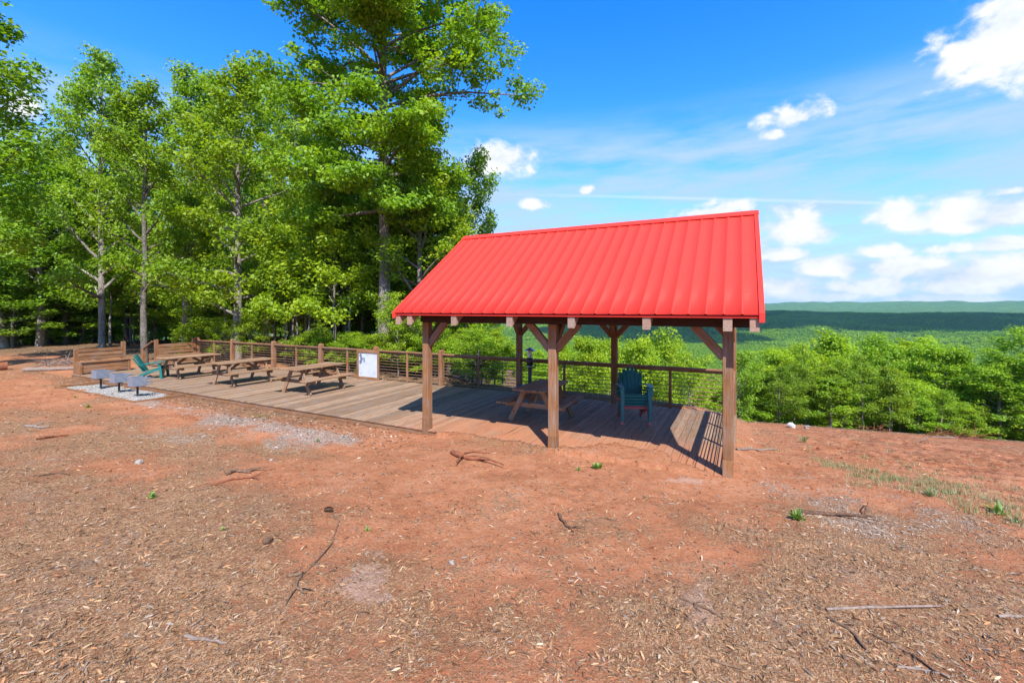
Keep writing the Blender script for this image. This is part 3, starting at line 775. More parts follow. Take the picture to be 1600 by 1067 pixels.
def gravel():
    n = 9000; x = rng.uniform(-19.7, -14.75, n); y = rng.uniform(-1.15, -.12, n)
    keep = (fbm(x*1.1, y*1.8, 51, 3) > .38+.24*np.abs((y+.62)/.6)**2+.10*np.abs((x+17.2)/2.5)**4); x, y = x[keep], y[keep]; n = len(x)
    s = rng.uniform(.012, .034, n); base = np.array([(1, 0, 0), (-.5, .87, 0), (-.5, -.87, 0), (.1, .1, .8)])
    a = rng.uniform(0, 6.28, n); ca, sa = np.cos(a), np.sin(a)
    V = np.zeros((n, 4, 3)); b = base[None]*rng.uniform(.7, 1.3, (n, 4, 1))
    V[:, :, 0] = b[:, :, 0]*ca[:, None]-b[:, :, 1]*sa[:, None]; V[:, :, 1] = b[:, :, 0]*sa[:, None]+b[:, :, 1]*ca[:, None]; V[:, :, 2] = b[:, :, 2]
    V *= s[:, None, None]; V += np.stack([x, y, ground_z(x, y)], -1)[:, None, :]
    Fq = (np.arange(n)[:, None]*4)[:, :, None]+np.array([[0, 1, 3], [1, 2, 3], [2, 0, 3]])[None]
    sh_ = rng.uniform(.14, .38, n); col = np.stack([sh_, sh_*.97, sh_*.95, np.ones(n)], -1)
    me = np_mesh('gravel', V.reshape(-1, 3), Fq.reshape(-1, 3), False, {'col': ('FACE', 'FLOAT_COLOR', np.repeat(col, 3, 0))}, M_CHIP)
    tag(link('gravel', me), 'white crushed gravel spread round the grill posts', None, None, 'stuff')
gravel()
for nm, sz, loc, lb in (('timber_edging', (5.2, .07, .10), (-17.28, -1.26, -.10), 'long timber edging along the front of the gravel pad'),
                        ('timber_edging', (.07, 1.18, .10), (-14.68, -.63, -.10), 'short timber edging between gravel pad and deck, nearest the camera'),
                        ('timber_edging', (.07, 1.18, .10), (-19.86, -.63, -.10), 'short timber edging at the far end of the gravel pad')):
    tag(box(nm, sz, loc, M_STAIN), lb, 'edging', 'timber edgings round the gravel pad')

# ------------------------------------------------------------------ map board, lantern, bin
def map_material():
    m, nt = new_mat('faded_map_print'); T = NT(nt); tc = T.n('ShaderNodeTexCoord'); v = tc.outputs['Object']
    n = T.noise(v, 4.2, 6, .65); n2 = T.noise(T.vadd(v, (5, 3, 1)), 8, 5, .7); n3 = T.noise(T.vmul(v, (1, 1, .4)), 16, 4, .6)
    col = T.ramp(n, [(.3, (.30, .35, .46)), (.48, (.46, .49, .53)), (.7, (.47, .51, .47))])
    col = T.mix(T.math('MULTIPLY', T.rng(n2, .56, .7), .55), col, (.24, .28, .40, 1))
    col = T.mix(T.math('MULTIPLY', T.rng(n3, .6, .7), .3), col, (.27, .33, .30, 1))
    sp = T.n('ShaderNodeSeparateXYZ', i={0: v})
    mk = None
    for (x, z, r) in ((-.36, .33, .07), (-.33, .25, .06), (-.31, .20, .07), (-.35, .10, .075), (-.36, .06, .06), (-.19, .22, .05), (-.18, .14, .05), (-.37, -.33, .03)):
        d = T.math('SQRT', T.math('ADD', T.math('POWER', T.math('SUBTRACT', sp.outputs[0], x), 2), T.math('POWER', T.math('SUBTRACT', sp.outputs[2], z), 2)))
        k = T.math('SUBTRACT', r+.03, T.math('ADD', d, T.math('MULTIPLY', n2, .07)))
        mk = k if mk is None else T.math('MAXIMUM', mk, k)
    col = T.mix(T.math('MULTIPLY', T.rng(mk, -.01, .02), .85), col, (.06, .08, .17, 1))
    T.out(T.bsdf(col, .5, None, .4)); return m
t = empty('map_board', (-11.55, 4.26, 0), 0, 'square white faded map board in a brown frame against the back railing', 'map board')
box('panel', (.90, .012, .86), (0, 0, .51), map_material(), t, bevel=0)
M_FR = M_STAIN
box('frame', (1.06, .045, .085), (0, -.008, .975), M_FR, t); box('frame', (1.06, .045, .085), (0, -.008, .045), M_FR, t)
box('frame', (.085, .045, .84), (-.4875, -.008, .51), M_FR, t); box('frame', (.085, .045, .84), (.4875, -.008, .51), M_FR, t)
LX, LY = -5.13, 4.02
t = empty('post_lantern', (LX, LY, -.12), 0, 'black post lantern with a round silver cap standing behind the shaded picnic table', 'lantern')
lathe('pole', [(.0, .12), (.09, .12), (.09, .15), (.052, .17), (.052, .98)], 14, M_BLACK, t)
lathe('barrel', [(.0, .98), (.065, .99), (.092, 1.03), (.098, 1.18), (.08, 1.23), (.0, 1.235)], 16, M_BLACK, t)
lathe('collar', [(.066, .985), (.088, .985), (.088, 1.005), (.066, 1.005)], 16, M_SILVER, t)
lathe('cap', [(.0, 1.44), (.16, 1.425), (.168, 1.44), (.12, 1.475), (.05, 1.50), (.02, 1.53), (.0, 1.535)], 20, M_SILVER, t)
for k in range(4):
    a = k*math.pi/2+.4
    link('wire', tubes_mesh('wire', [([(.07*math.cos(a), .07*math.sin(a), 1.21), (.085*math.cos(a), .085*math.sin(a), 1.3), (.08*math.cos(a), .08*math.sin(a), 1.435)], [.006]*3, 6)], M_SILVER), None, t)
lathe('glass', [(.055, 1.235), (.058, 1.3), (.055, 1.43)], 16, simple('lamp_glass', (.5, .55, .5), .15, .6), t)
t = empty('storage_bin', (-5.36, 4.17, .004), 0, 'low blue plastic bin with a white bag in it beside the back post', 'bin')
bm = bmesh.new()
rings = [[bm.verts.new((sx*w_, sy*d_, z)) for sx, sy in ((-1, -1), (1, -1), (1, 1), (-1, 1))] for w_, d_, z in ((.17, .10, 0), (.20, .12, .26), (.215, .135, .26), (.215, .135, .275), (.19, .11, .275), (.16, .09, .02))]
bm.faces.new(rings[0][::-1]); bm.faces.new(rings[-1])
for a, b in zip(rings[:-1], rings[1:]):
    for k in range(4): bm.faces.new((a[k], a[(k+1) % 4], b[(k+1) % 4], b[k]))
bm_obj('bin_body', bm, M_BIN, t)
bm = bmesh.new(); bmesh.ops.create_icosphere(bm, subdivisions=3, radius=1)
for v in bm.verts:
    k = 1+.25*math.sin(v.co.x*5+v.co.y*3)*math.cos(v.co.z*4+v.co.x*2); v.co = Vector((v.co.x*.13*k, v.co.y*.075*k, .22+v.co.z*.10*k))
tag(bm_obj('plastic_bag', bm, M_PAPER, None, (-5.33, 4.17, .004), smooth=True), 'crumpled white bag stuffed in the blue bin', 'bag')

# ------------------------------------------------------------------ trees
UP = np.array([0, 0, 1.])
def leaves_mesh(name, rg, centers, radii, n, size, mat, flat=.5, droop=.35, aspect=.62):
    centers = np.asarray(centers); radii = np.asarray(radii)
    p = radii**2; idx = rg.choice(len(centers), n, p=p/p.sum())
    u = rg.normal(size=(n, 3)); u /= np.linalg.norm(u, axis=1)[:, None]
    rr = rg.random(n)**.42
    off = u*rr[:, None]*radii[idx][:, None]; off[:, 2] *= flat
    c = centers[idx]+off
    nrm = UP[None]*1.0+rg.normal(size=(n, 3))*.75+np.stack([u[:, 0], u[:, 1], 0*u[:, 2]], -1)*.5
    nrm /= np.linalg.norm(nrm, axis=1)[:, None]
    d = np.stack([u[:, 0], u[:, 1], 0*u[:, 2]], -1)+rg.normal(size=(n, 3))*.6; d[:, 2] -= droop
    d -= (d*nrm).sum(1)[:, None]*nrm; d /= np.linalg.norm(d, axis=1)[:, None]+1e-9
    s = np.cross(nrm, d); L = size*rg.uniform(.65, 1.3, n); W = L*aspect*rg.uniform(.8, 1.15, n)
    V = np.zeros((n, 4, 3))
    V[:, 0] = c-d*L[:, None]*.5
    V[:, 1] = c+s*W[:, None]*.5+nrm*L[:, None]*.10
    V[:, 2] = c+d*L[:, None]*.5-nrm*L[:, None]*.06
    V[:, 3] = c-s*W[:, None]*.5+nrm*L[:, None]*.10
    Fq = np.arange(n*4).reshape(n, 4)
    tint_c = rg.random(len(centers))
    tint = np.clip(.45*tint_c[idx]+.3*rg.random(n)+.25*rg.beta(2, 2, n), 0, 1)
    return np_mesh(name, V.reshape(-1, 3), Fq, False, {'tint': ('FACE', 'FLOAT', tint)}, mat)
def grow(seed, H, cb, R, tr, n_leaf, leaf=.15, limbs=20, shape='oval', lean=(0, 0), custom=None, subs=5, cl=(.45, .8), bark=None, leafmat=None, pitch=(.1, .9), flat=.5):
    """a trunk with limbs and branches (one mesh) and a crown of leaf sprays round the branch ends (another)"""
    rg = np.random.default_rng(seed)
    n = 9; z = np.linspace(0, H*.95, n); wob = np.cumsum(rg.normal(size=(n, 2))*.018*H/n*2, 0); wob -= wob[0]
    tp = np.stack([wob[:, 0]+lean[0]*z+0, wob[:, 1]+lean[1]*z, z], -1)
    rad = tr*(1-(z/H))**.8+.012; rad[0] *= 1.35
    zz = np.insert(z, 1, .25); tp = np.stack([np.interp(zz, z, tp[:, k]) for k in range(3)], -1); rad = np.interp(zz, z, rad); rad[1] = tr*1.02
    tp[0, 2] = -.35
    tubes = [(tp, rad, 9)]
    cen, cr = [], []
    def trunk_at(h): return np.array([np.interp(h, tp[:, 2], tp[:, k]) for k in range(3)]), np.interp(h, tp[:, 2], rad)
    def env(f):                                       # f: 0 at the crown's base, 1 at the top
        if shape == 'oval': return max(.12, math.sin(math.pi*min(.97, .16+.80*f))**.8)
        if shape == 'taper': return .20+.80*(math.sin(math.pi*min(.98, .30+.66*f))**1.1)
        if shape == 'cone': return max(.10, (1-f)**.75*.95+.05)
        if shape == 'vase': return .45+.55*math.sin(math.pi*min(.95, .1+.7*f))
        return 1
    spec = custom or []
    if not custom:
        for i in range(limbs):
            f = ((i+.4)/limbs)**.92
            spec.append((H*(cb+(1-cb)*.97*f), i*2.399+rg.uniform(-.5, .5), R*env(f)*rg.uniform(.7, 1.12), pitch[0]+(pitch[1]-pitch[0])*f+rg.uniform(-.15, .2)))
    for (h, azm, L, pt) in spec:
        p0, r0 = trunk_at(min(h, H*.94)); m = 6
        dirv = np.array([math.cos(azm)*math.cos(pt), math.sin(azm)*math.cos(pt), math.sin(pt)])
        P = [p0]; bend = rg.normal(size=3)*.12; bend[2] = rg.uniform(-.10, .10)
        for k in range(m-1):
            dirv = dirv+bend*.35+rg.normal(size=3)*.09; dirv /= np.linalg.norm(dirv); P.append(P[-1]+dirv*L/(m-1))
        P = np.array(P); rl = np.linspace(min(r0*.62, .03+.024*L), .009, m)
        tubes.append((P, rl, 5))
        cen.append(P[-1]); cr.append(rg.uniform(*cl))
        if L > 1.2: cen.append(P[-2]); cr.append(rg.uniform(*cl))
        ns = max(2, int(round(subs*min(1.3, L/2.6))))
        for k in range(ns):
            s = .28+.70*(k+rg.random()*.8)/ns; s = min(s, .98)
            q = np.array([np.interp(s*(m-1), range(m), P[:, j]) for j in range(3)])
            a2 = azm+(1 if k % 2 else -1)*rg.uniform(.5, 1.25); p2 = pt*.4+rg.uniform(-.25, .45)
            l2 = max(.4, L*rg.uniform(.26, .46)*(1.1-.45*s))
            d2 = np.array([math.cos(a2)*math.cos(p2), math.sin(a2)*math.cos(p2), math.sin(p2)])
            Q = np.stack([q, q+d2*l2*.5+rg.normal(size=3)*.05*l2, q+d2*l2+rg.normal(size=3)*.08*l2+np.array([0, 0, -.05*l2])])
            tubes.append((Q, [max(.006, np.interp(s*(m-1), range(m), rl)*.6), .012, .005], 4))
            for w_ in (.55, 1.0):
                cen.append(q+(Q[2]-q)*w_+rg.normal(size=3)*.12); cr.append(rg.uniform(*cl)*(.75 if w_ < 1 else 1))
    top = tp[-1]; cen.append(top); cr.append(cl[0]); 
    tm = tubes_mesh('trunk', tubes, bark or M_BARK)
    lm = leaves_mesh('crown', rg, cen, cr, n_leaf, leaf, leafmat or M_LEAF, flat)
    return tm, lm, H, R
PROTO = {}
def proto(key, *a, **k): PROTO[key] = grow(*a, **k)
proto('tall_a', 11, 16, .15, 3.5, .21, 18500, .185, 36, 'taper', cl=(.30, .66), flat=.75, pitch=(.30, 1.15), subs=6)
proto('tall_b', 12, 16, .22, 3.2, .18, 16500, .185, 32, 'oval', cl=(.30, .66), flat=.8, pitch=(.4, 1.2), subs=6)
proto('tall_c', 13, 16, .13, 3.7, .20, 18500, .185, 36, 'taper', cl=(.30, .70), flat=.7, pitch=(.38, 1.2), subs=6)
proto('tall_d', 14, 16, .26, 3.2, .16, 16000, .185, 30, 'oval', cl=(.30, .66), flat=.75, pitch=(.35, 1.1), subs=6, bark=M_BARK_DARK)
proto('tall_e', 15, 16, .18, 3.3, .17, 15000, .205, 30, 'vase', cl=(.28, .60), flat=.7, pitch=(.3, 1.2), subs=6)
proto('low_a', 21, 6, .14, 2.1, .06, 7500, .15, 20, 'oval', cl=(.32, .6), flat=.85, pitch=(.35, 1.1))
proto('low_b', 22, 6, .20, 2.4, .07, 7500, .15, 20, 'vase', cl=(.32, .6), flat=.85, pitch=(.4, 1.15))
proto('low_c', 23, 6, .10, 1.8, .05, 6500, .15, 20, 'cone', cl=(.3, .55), flat=.85, pitch=(.3, 1.1))
proto('round_a', 31, 10, .10, 3.0, .13, 19000, .175, 30, 'oval', cl=(.36, .72), flat=.9, pitch=(.25, 1.1))
proto('round_b', 32, 10, .08, 2.7, .12, 18000, .175, 30, 'taper', cl=(.36, .72), pitch=(.3, 1.15), flat=.9)
proto('round_c', 33, 10, .12, 3.2, .14, 17000, .19, 28, 'vase', cl=(.34, .72), flat=.9, pitch=(.3, 1.1))
proto('round_d', 34, 10, .14, 2.6, .11, 14000, .20, 24, 'cone', cl=(.32, .65), pitch=(.25, 1.0), flat=.85)
def tree(key, x, y, H, R=None, rz=None, label='', group=None, tint=(1, 1, 1), name='broadleaf_tree', lean=(0, 0), cat='tree'):
    tm, lm, h0, r0 = PROTO[key]
    s = H/h0; sx = s if R is None else R/r0
    z = float(ground_z(x, y, False))
    o = empty(name, (x, y, z), random.uniform(0, 6.28) if rz is None else rz, label, cat, group)
    o.rotation_euler.x, o.rotation_euler.y = lean
    o.scale = (sx, sx, s)
    link('trunk', tm, None, o); c = link('crown', lm, None, o); c.color = (*tint, 1)
    return o
def ztop(t, v): return 2.5+(HOR-v)/F_PX*t
def rtint(k=.22, yellow=None):
    y = random.random() if yellow is None else yellow; b = random.uniform(1-k, 1+k)
    return (b*(.72+.62*y), b*(.86+.26*y), b*(1.1-.5*y))

# --- the big oak: two tiers, its right limb reaching out over the sky
ir = YAW                                                       # azimuth of the picture's right
oak_spec = []
rr = np.random.default_rng(5)
for i, (h, L, pt) in enumerate([(6.6, 2.4, .15), (6.9, 2.8, .1), (7.3, 3.2, .15), (7.7, 2.9, .2), (8.1, 3.3, .15), (8.5, 3.0, .25), (8.9, 3.2, .2), (9.3, 2.8, .3), (9.8, 2.6, .3), (10.3, 2.3, .4),
                               (11.8, 2.6, .5), (14.2, 4.2, .4), (14.6, 4.0, .5), (15, 3.6, .6), (15.6, 3.4, .65), (16.2, 3.0, .8), (17, 2.6, .9), (17.6, 2.0, 1.1), (13.2, 3.6, .45), (13.7, 3.4, .5), (15.3, 3.6, .4)]):
    oak_spec.append((h, i*2.4, L*rr.uniform(.85, 1.1), pt))
for i in range(14): oak_spec.append((6.5+i*.36, i*2.4+1.1, (2.2+1.5*math.sin(math.pi*(i+2)/15))*rr.uniform(.85, 1.15), -.1+.03*i))
for i in range(12): oak_spec.append((12.2+i*.5, i*2.4+.5, (4.6-.22*i)*rr.uniform(.8, 1.15), .25+.06*i))
for (h, da, L, pt) in [(11.2, .05, 6.2, .22), (11.6, -.25, 5.6, .55), (12.4, .35, 5.8, .62), (12.0, math.pi+.15, 4.6, .10), (13.0, math.pi-.35, 6.0, .42), (12.6, math.pi+.4, 5.2, .60), (13.8, .1, 5.2, .7), (14.5, math.pi, 5.2, .6), (12.2, 1.5, 4.2, .5), (12.5, -1.5, 4.2, .5)]:
    oak_spec.append((h, ir+da, L, pt))
PROTO['oak'] = grow(71, 19.5, .33, 6, .275, 84000, .18, custom=oak_spec, subs=8, cl=(.36, .74), bark=M_BARK_OAK, flat=.55)
x, y = at_t(600, 19.0)
tree('oak', x, y, 19.5-float(ground_z(x, y, False))*.0, None, 0, 'tall oak with ridged grey trunk rising above all others behind the map board', None, (1.0, 1.02, .9), 'oak_tree')

FRONT = [ # column, distance, row of its top, crown radius, prototype, tint yellow, label
 (-62, 18.5, -55, 3.9, 'tall_b', .35, 'tree at the left edge whose crown leans into the frame from outside'),
 (8, 30, 130, 4.2, 'tall_a', .3, 'leaning dark trunked tree at the far left edge of the clearing'),
 (62, 31, 235, 4.4, 'tall_b', .2, 'pale trunked tree standing alone on the leaf litter left of the bench'),
 (160, 29, 72, 3.7, 'tall_c', .45, 'stout pale trunked tree right behind the front left bench'),
 (227, 20.5, 118, 2.5, 'tall_b', .55, 'slender mottled tree between the two benches'),
 (288, 27, 92, 3.3, 'tall_a', .5, 'grey tree rising behind the far bench'),
 (372, 21, 84, 3.2, 'tall_a', .7, 'pale lichen spotted tree behind the railing left of the map board'),
 (455, 28, 128, 3.0, 'tall_c', .5, 'tall thin tree behind the middle picnic table'),
 (500, 24, 185, 2.7, 'tall_d', .35, 'grey trunked tree right behind the second thick railing post left of the map board'),
 (528, 27, 225, 2.6, 'tall_b', .45, 'forked tree with a pale and a dark stem left of the oak'),
 (626, 27, 250, 2.8, 'tall_b', .55, 'blue grey trunk close to the right side of the oak'),
 (662, 19.4, 190, 2.9, 'tall_c', .9, 'dark trunked tree under the left corner of the red roof'),
 (728, 25, 292, 2.5, 'round_c', .3, 'rounded tree with leaning pale stems above the left slope of the roof'),
 (700, 21, 330, 2.0, 'tall_d', .55, 'thin dark tree left of the rounded one by the roof'),
 (197, 32, 160, 3.0, 'tall_d', .4, 'dark thin tree right behind the stout pale one'),
 (330, 34, 105, 3.4, 'tall_c', .4, 'tree showing its crown between the two palest trunks'),
 (415, 33, 95, 3.3, 'tall_b', .5, 'tree filling the skyline above the railing bench'),
 (105, 34, 200, 3.6, 'tall_a', .25, 'tree behind the lone pale trunk, darker in leaf'),
]
for (u, t, v, R, k, yl, lb) in FRONT:
    x, y = at_t(u, t); z = float(ground_z(x, y, False))
    lean = (0, 0)
    if u == 8: lean = (0, -.24)
    tree(k, x, y, max(4, (ztop(t, v)-z)*.965), R, None, lb, None, rtint(.08, yl), lean=lean)
LBF = 'leafy tree deep in the dense woods left of the shelter'
random.seed(21)
for i in range(58):
    u = random.uniform(-420, 700); t = random.uniform(33, 74)
    x, y = at_t(u, t); z = float(ground_z(x, y, False))
    top = np.interp(u, [-400, 0, 60, 110, 180, 420, 520, 600, 690], [120, 215, 290, 260, 190, 185, 275, 310, 355])+random.uniform(0, 130)
    tree(random.choice(['tall_a', 'tall_b', 'tall_c', 'tall_d', 'tall_e']), x, y, max(7, ztop(t, top)-z), random.uniform(3.0, 4.2), None, LBF, 'trees of the woods behind the deck', rtint(.2, random.uniform(.15, .7)))
LBU = 'low leafy understory sapling among the trunks behind the deck'
for i in range(120):
    u = random.uniform(-330, 710); t = random.uniform(30, 56) if u < 330 else random.uniform(24, 50)
    x, y = at_t(u, t)
    tree(random.choice(['low_a', 'low_b', 'low_c']), x, y, max(3.0, ztop(t, random.uniform(395, 505))-float(ground_z(x, y, False))), random.uniform(2.0, 3.2), None, LBU, 'saplings of the woods behind the deck', rtint(.2, random.uniform(.2, .85)), 'sapling')
proto('low_d', 24, 7, .34, 2.2, .06, 7500, .16, 20, 'taper', cl=(.32, .62), flat=.9, pitch=(.4, 1.15))
for i in range(32):
    u = random.uniform(-60, 590); t = random.uniform(23.5, 33) if u > 250 else random.uniform(30, 36)
    x, y = at_t(u, t); z = float(ground_z(x, y, False))
    tree('low_d', x, y, max(4.2, ztop(t, random.uniform(300, 430))-z), random.uniform(2.0, 3.1), None, LBU, 'saplings of the woods behind the deck', rtint(.15, random.uniform(.4, 1.0)), 'sapling')
for i in range(13):
    u = 400+i*15+random.uniform(-6, 6) if i < 11 else (640, 690)[i-11]; t = random.uniform(19.0, 22.5)
    x, y = at_t(u, t); z = float(ground_z(x, y, False)); y = max(y, 6.5)
    tree('low_d', x, y, max(4.0, ztop(t, random.uniform(310, 400))-z), random.uniform(1.7, 2.4), None, LBU, 'saplings of the woods behind the deck', rtint(.1, random.uniform(.6, 1.0)), 'sapling')
for (u, t, H, R, lb) in [(392, 20.5, 1.9, 1.0, 'yellow green bush against the railing right of the far bench'), (345, 21.5, 1.6, .8, 'small yellow green bush at the railing corner beside the far bench'),
                         (622, 17.0, 2.4, 1.1, 'bright yellow green bush right of the map board'), (650, 17.4, 1.9, .9, 'low green bush right of the bright one by the shelter'),
                         (235, 21.3, 1.3, .6, 'tiny bush at the foot of the slender mottled tree')]:
    x, y = at_t(u, t); y = max(y, 5.0)
    tree('low_b', x, y, H-float(ground_z(x, y, False))*.7, R, None, lb, None, rtint(.05, 1.0), 'bush', cat='bush')
# --- the slope beyond the deck and the clearing
SLOPE = [(1212, 31, 552, 2.9, 'round_a', .85, 'yellow green rounded tree just right of the corner post'),
 (1302, 35, 528, 3.4, 'round_b', .7, 'tallest rounded tree on the slope right of the shelter'), (1262, 33, 570, 2.8, 'round_c', .95, 'yellow tinged tree left of the tallest one on the slope'),
 (1345, 33, 585, 2.8, 'round_b', .5, 'mid green tree right of the tallest one on the slope'), (1385, 37, 560, 3.0, 'round_c', .35, 'deep green tree in the gap halfway to the right edge'),
 (1430, 31, 600, 2.6, 'low_a', .9, 'lower layered yellow green tree at the clearing edge'), (1472, 34, 546, 3.3, 'round_a', .55, 'second tallest crown on the slope, towards the right edge'),
 (1528, 33, 575, 2.9, 'round_b', .5, 'leafy tree right of the second tallest crown'), (1562, 30, 585, 2.6, 'round_c', .4, 'tree above the brush pile near the right edge'),
 (1612, 30, 548, 3.0, 'round_c', .3, 'dark green tree cut off by the right edge')]
for (u, t, v, R, k, yl, lb) in SLOPE:
    x, y = at_t(u, t); z = float(ground_z(x, y, False))
    tree(k, x, y, max(3, ztop(t, v)-z), R, None, lb, None, tuple(1.18*q for q in rtint(.06, yl)))
LBS = 'leafy tree in the green mass on the slope below the railing'
n_s = 0
while n_s < 120:
    u = random.uniform(670, 1900); t = random.uniform(17, 95) if u < 1120 else random.uniform(36, 100)
    x, y = at_t(u, t); z = float(ground_z(x, y, False))
    if u < 1150: top = np.interp(u, [670, 760, 850, 950, 1050, 1150], [440, 500, 512, 528, 540, 555])+random.uniform(0, 65)
    else: top = random.choice((random.uniform(534, 565), random.uniform(565, 625)))
    H = ztop(t, top)-z
    if H < 2.4: continue
    H = min(H, 15)
    k = random.choice(['round_a', 'round_b', 'round_c', 'round_d', 'tall_e'] if H > 5 else ['low_a', 'low_b', 'round_a'])
    tree(k, x, y, H, min(3.6, max(1.3, H*.32))*random.uniform(.9, 1.2), None, LBS, 'trees of the slope below the deck', tuple(1.15*q for q in rtint(.15, random.uniform(.45, 1.0))))
    n_s += 1
LBE = 'low leafy shrub along the far edge of the red clearing'
for i in range(24):
    u = 1150+i*21+random.uniform(-6, 6); t = random.uniform(27, 31)
    x, y = at_t(u, t); y = float(np.interp(x, [-2, .6, 8, 15, 40], [5.5, 22, 27, 33, 52]))+random.uniform(0, 2.5)
    tree(random.choice(['low_a', 'low_b', 'low_c']), x, y, random.uniform(1.8, 4.6), random.uniform(1.2, 1.9), None, LBE, 'shrubs along the clearing edge', rtint(.2, random.uniform(.3, .9)), 'shrub', cat='shrub')
for i in range(24):
    x = -17.5+10*i/23+random.uniform(-.4, .2); y = random.uniform(5.7, 7.2)+(1.2 if i % 3 == 0 else 0)
    tree(random.choice(['low_a', 'low_b', 'low_c']), x, y, random.uniform(1.0, 1.5)-float(ground_z(x, y, False))*.75, random.uniform(.8, 1.35), None, 'low bush on the bank just behind the back railing', 'bushes behind the railing', rtint(.15, random.uniform(.6, 1.0)), 'bush', cat='bush')

# --- the far woods: one mass of crowns over the valley and the ridges
def blob(seed, r, n, size):
    rg = np.random.default_rng(seed); cen = rg.normal(size=(9, 3))*np.array([.45, .45, .32])*r+np.array([0, 0, r*.75]); cr = rg.uniform(.4, .62, 9)*r
    me = leaves_mesh('canopy_clump', rg, cen, cr, n, size, M_LEAF_FAR, .75, .2, .8)
    return bpy.data.objects.new('canopy_clump', me)
PR_NEAR = [blob(s, 4.2, 420, 1.05) for s in (81, 82, 83)]; PR_FAR = [blob(s, 8.5, 300, 2.6) for s in (84, 85)]
TINTS = ((.7, .85, .95), (1.1, 1.06, .9), (1.5, 1.25, .7))
for o, tn in zip(PR_NEAR, TINTS): o.color = (*tn, 1)
for o, tn in zip(PR_FAR, TINTS): o.color = (*tn, 1)
def far_forest(name, protos, r0, r1, n, smin, smax, label, az0, az1):
    r = np.sqrt(rng.uniform(r0**2, r1**2, n)); a = rng.uniform(az0, az1, n)
    x = CAM[0]+r*np.sin(a); y = CAM[1]+r*np.cos(a); z = ground_z(x, y, False)-.4
    me = bpy.data.meshes.new(name); me.vertices.add(n); me.vertices.foreach_set('co', np.stack([x, y, z], -1).astype(np.float32).ravel())
    sa = me.attributes.new('size', 'FLOAT', 'POINT'); sa.data.foreach_set('value', rng.uniform(smin, smax, n).astype(np.float32))
    ra = me.attributes.new('spin', 'FLOAT', 'POINT'); ra.data.foreach_set('value', rng.uniform(0, 6.28, n).astype(np.float32))
    patch = fbm(x/130, y/130, 61, 3); kind = np.clip(((patch-.5)*4+.5)*len(protos)+rng.uniform(-.9, .9, n), 0, len(protos)-1e-3).astype(np.int32)
    ka = me.attributes.new('kind_id', 'INT', 'POINT'); ka.data.foreach_set('value', kind)
    o = tag(link(name, me), label, None, None, 'stuff')
    ng = bpy.data.node_groups.new(name, 'GeometryNodeTree')
    ng.interface.new_socket('Geometry', in_out='INPUT', socket_type='NodeSocketGeometry'); ng.interface.new_socket('Geometry', in_out='OUTPUT', socket_type='NodeSocketGeometry')
    N = ng.nodes; gi = N.new('NodeGroupInput'); go = N.new('NodeGroupOutput'); jn = N.new('GeometryNodeJoinGeometry')
    def attr(nm, typ):
        q = N.new('GeometryNodeInputNamedAttribute'); q.data_type = typ; q.inputs[0].default_value = nm; return q.outputs[0]
    for i, p in enumerate(protos):
        oi = N.new('GeometryNodeObjectInfo'); oi.inputs['Object'].default_value = p; oi.inputs['As Instance'].default_value = True
        cmpn = N.new('FunctionNodeCompare'); cmpn.data_type = 'INT'; cmpn.operation = 'EQUAL'
        ins = [s for s in cmpn.inputs if s.enabled or s.type == 'INT']
        isock = [s for s in cmpn.inputs if s.type == 'INT']
        ng.links.new(attr('kind_id', 'INT'), isock[0]); isock[1].default_value = i
        io = N.new('GeometryNodeInstanceOnPoints'); m2p = N.new('GeometryNodeMeshToPoints')
        ng.links.new(gi.outputs[0], m2p.inputs[0])
        ng.links.new(m2p.outputs[0], io.inputs['Points']); ng.links.new(oi.outputs['Geometry'], io.inputs['Instance']); ng.links.new(cmpn.outputs[0], io.inputs['Selection'])
        cx = N.new('ShaderNodeCombineXYZ'); ng.links.new(attr('spin', 'FLOAT'), cx.inputs[2]); ng.links.new(cx.outputs[0], io.inputs['Rotation'])
        ng.links.new(attr('size', 'FLOAT'), io.inputs['Scale']); ng.links.new(io.outputs[0], jn.inputs[0])
    ng.links.new(jn.outputs[0], go.inputs[0])
    md = o.modifiers.new('scatter', 'NODES'); md.node_group = ng
    return o
far_forest('woods', PR_NEAR, 85, 1500, 42000, .75, 1.5, 'bright green woods covering the valley below the slope', -.75, .95)
far_forest('distant_woods', PR_FAR, 1400, 3600, 60000, .7, 1.4, 'blue green woods on the middle ridge across the valley', -.5, .75)

# a cloud over the valley: too high to be in the frame, its shade lies on the middle ridge
def cloud():
    rg = np.random.default_rng(9); Vs, Fs, o = [], [], 0
    bm = bmesh.new(); bmesh.ops.create_icosphere(bm, subdivisions=3, radius=1)
    bv = np.array([v.co[:] for v in bm.verts]); bf = np.array([[v.index for v in f.verts] for f in bm.faces]); bm.free()
    c = np.array([420, 2330, -60])+SUN/SUN[2]*2600
    for i in range(46):
        p = np.array([rg.uniform(-1900, 1900), rg.uniform(-640, 760), rg.uniform(-20, 60)]); s = np.array([rg.uniform(280, 460), rg.uniform(220, 330), rg.uniform(110, 260)])
        p[1] += p[0]*.10+260*math.sin(p[0]*.0042)+120*math.sin(p[0]*.011)
        k = 1+.18*(vnoise(bv[:, 0]*3+i*7, bv[:, 1]*3+bv[:, 2]*2, 3)-.5)*2
        Vs.append(c+p+bv*k[:, None]*s); Fs.append(bf+o); o += len(bv)
    m, nt = new_mat('cloud_white'); T = NT(nt); T.out(T.bsdf((.9, .9, .92, 1), 1, None, 0))
    tag(link('cloud', np_mesh('cloud', np.concatenate(Vs), np.concatenate(Fs), True, None, m)), 'broad white cloud high over the valley', None, None, 'structure')
cloud()
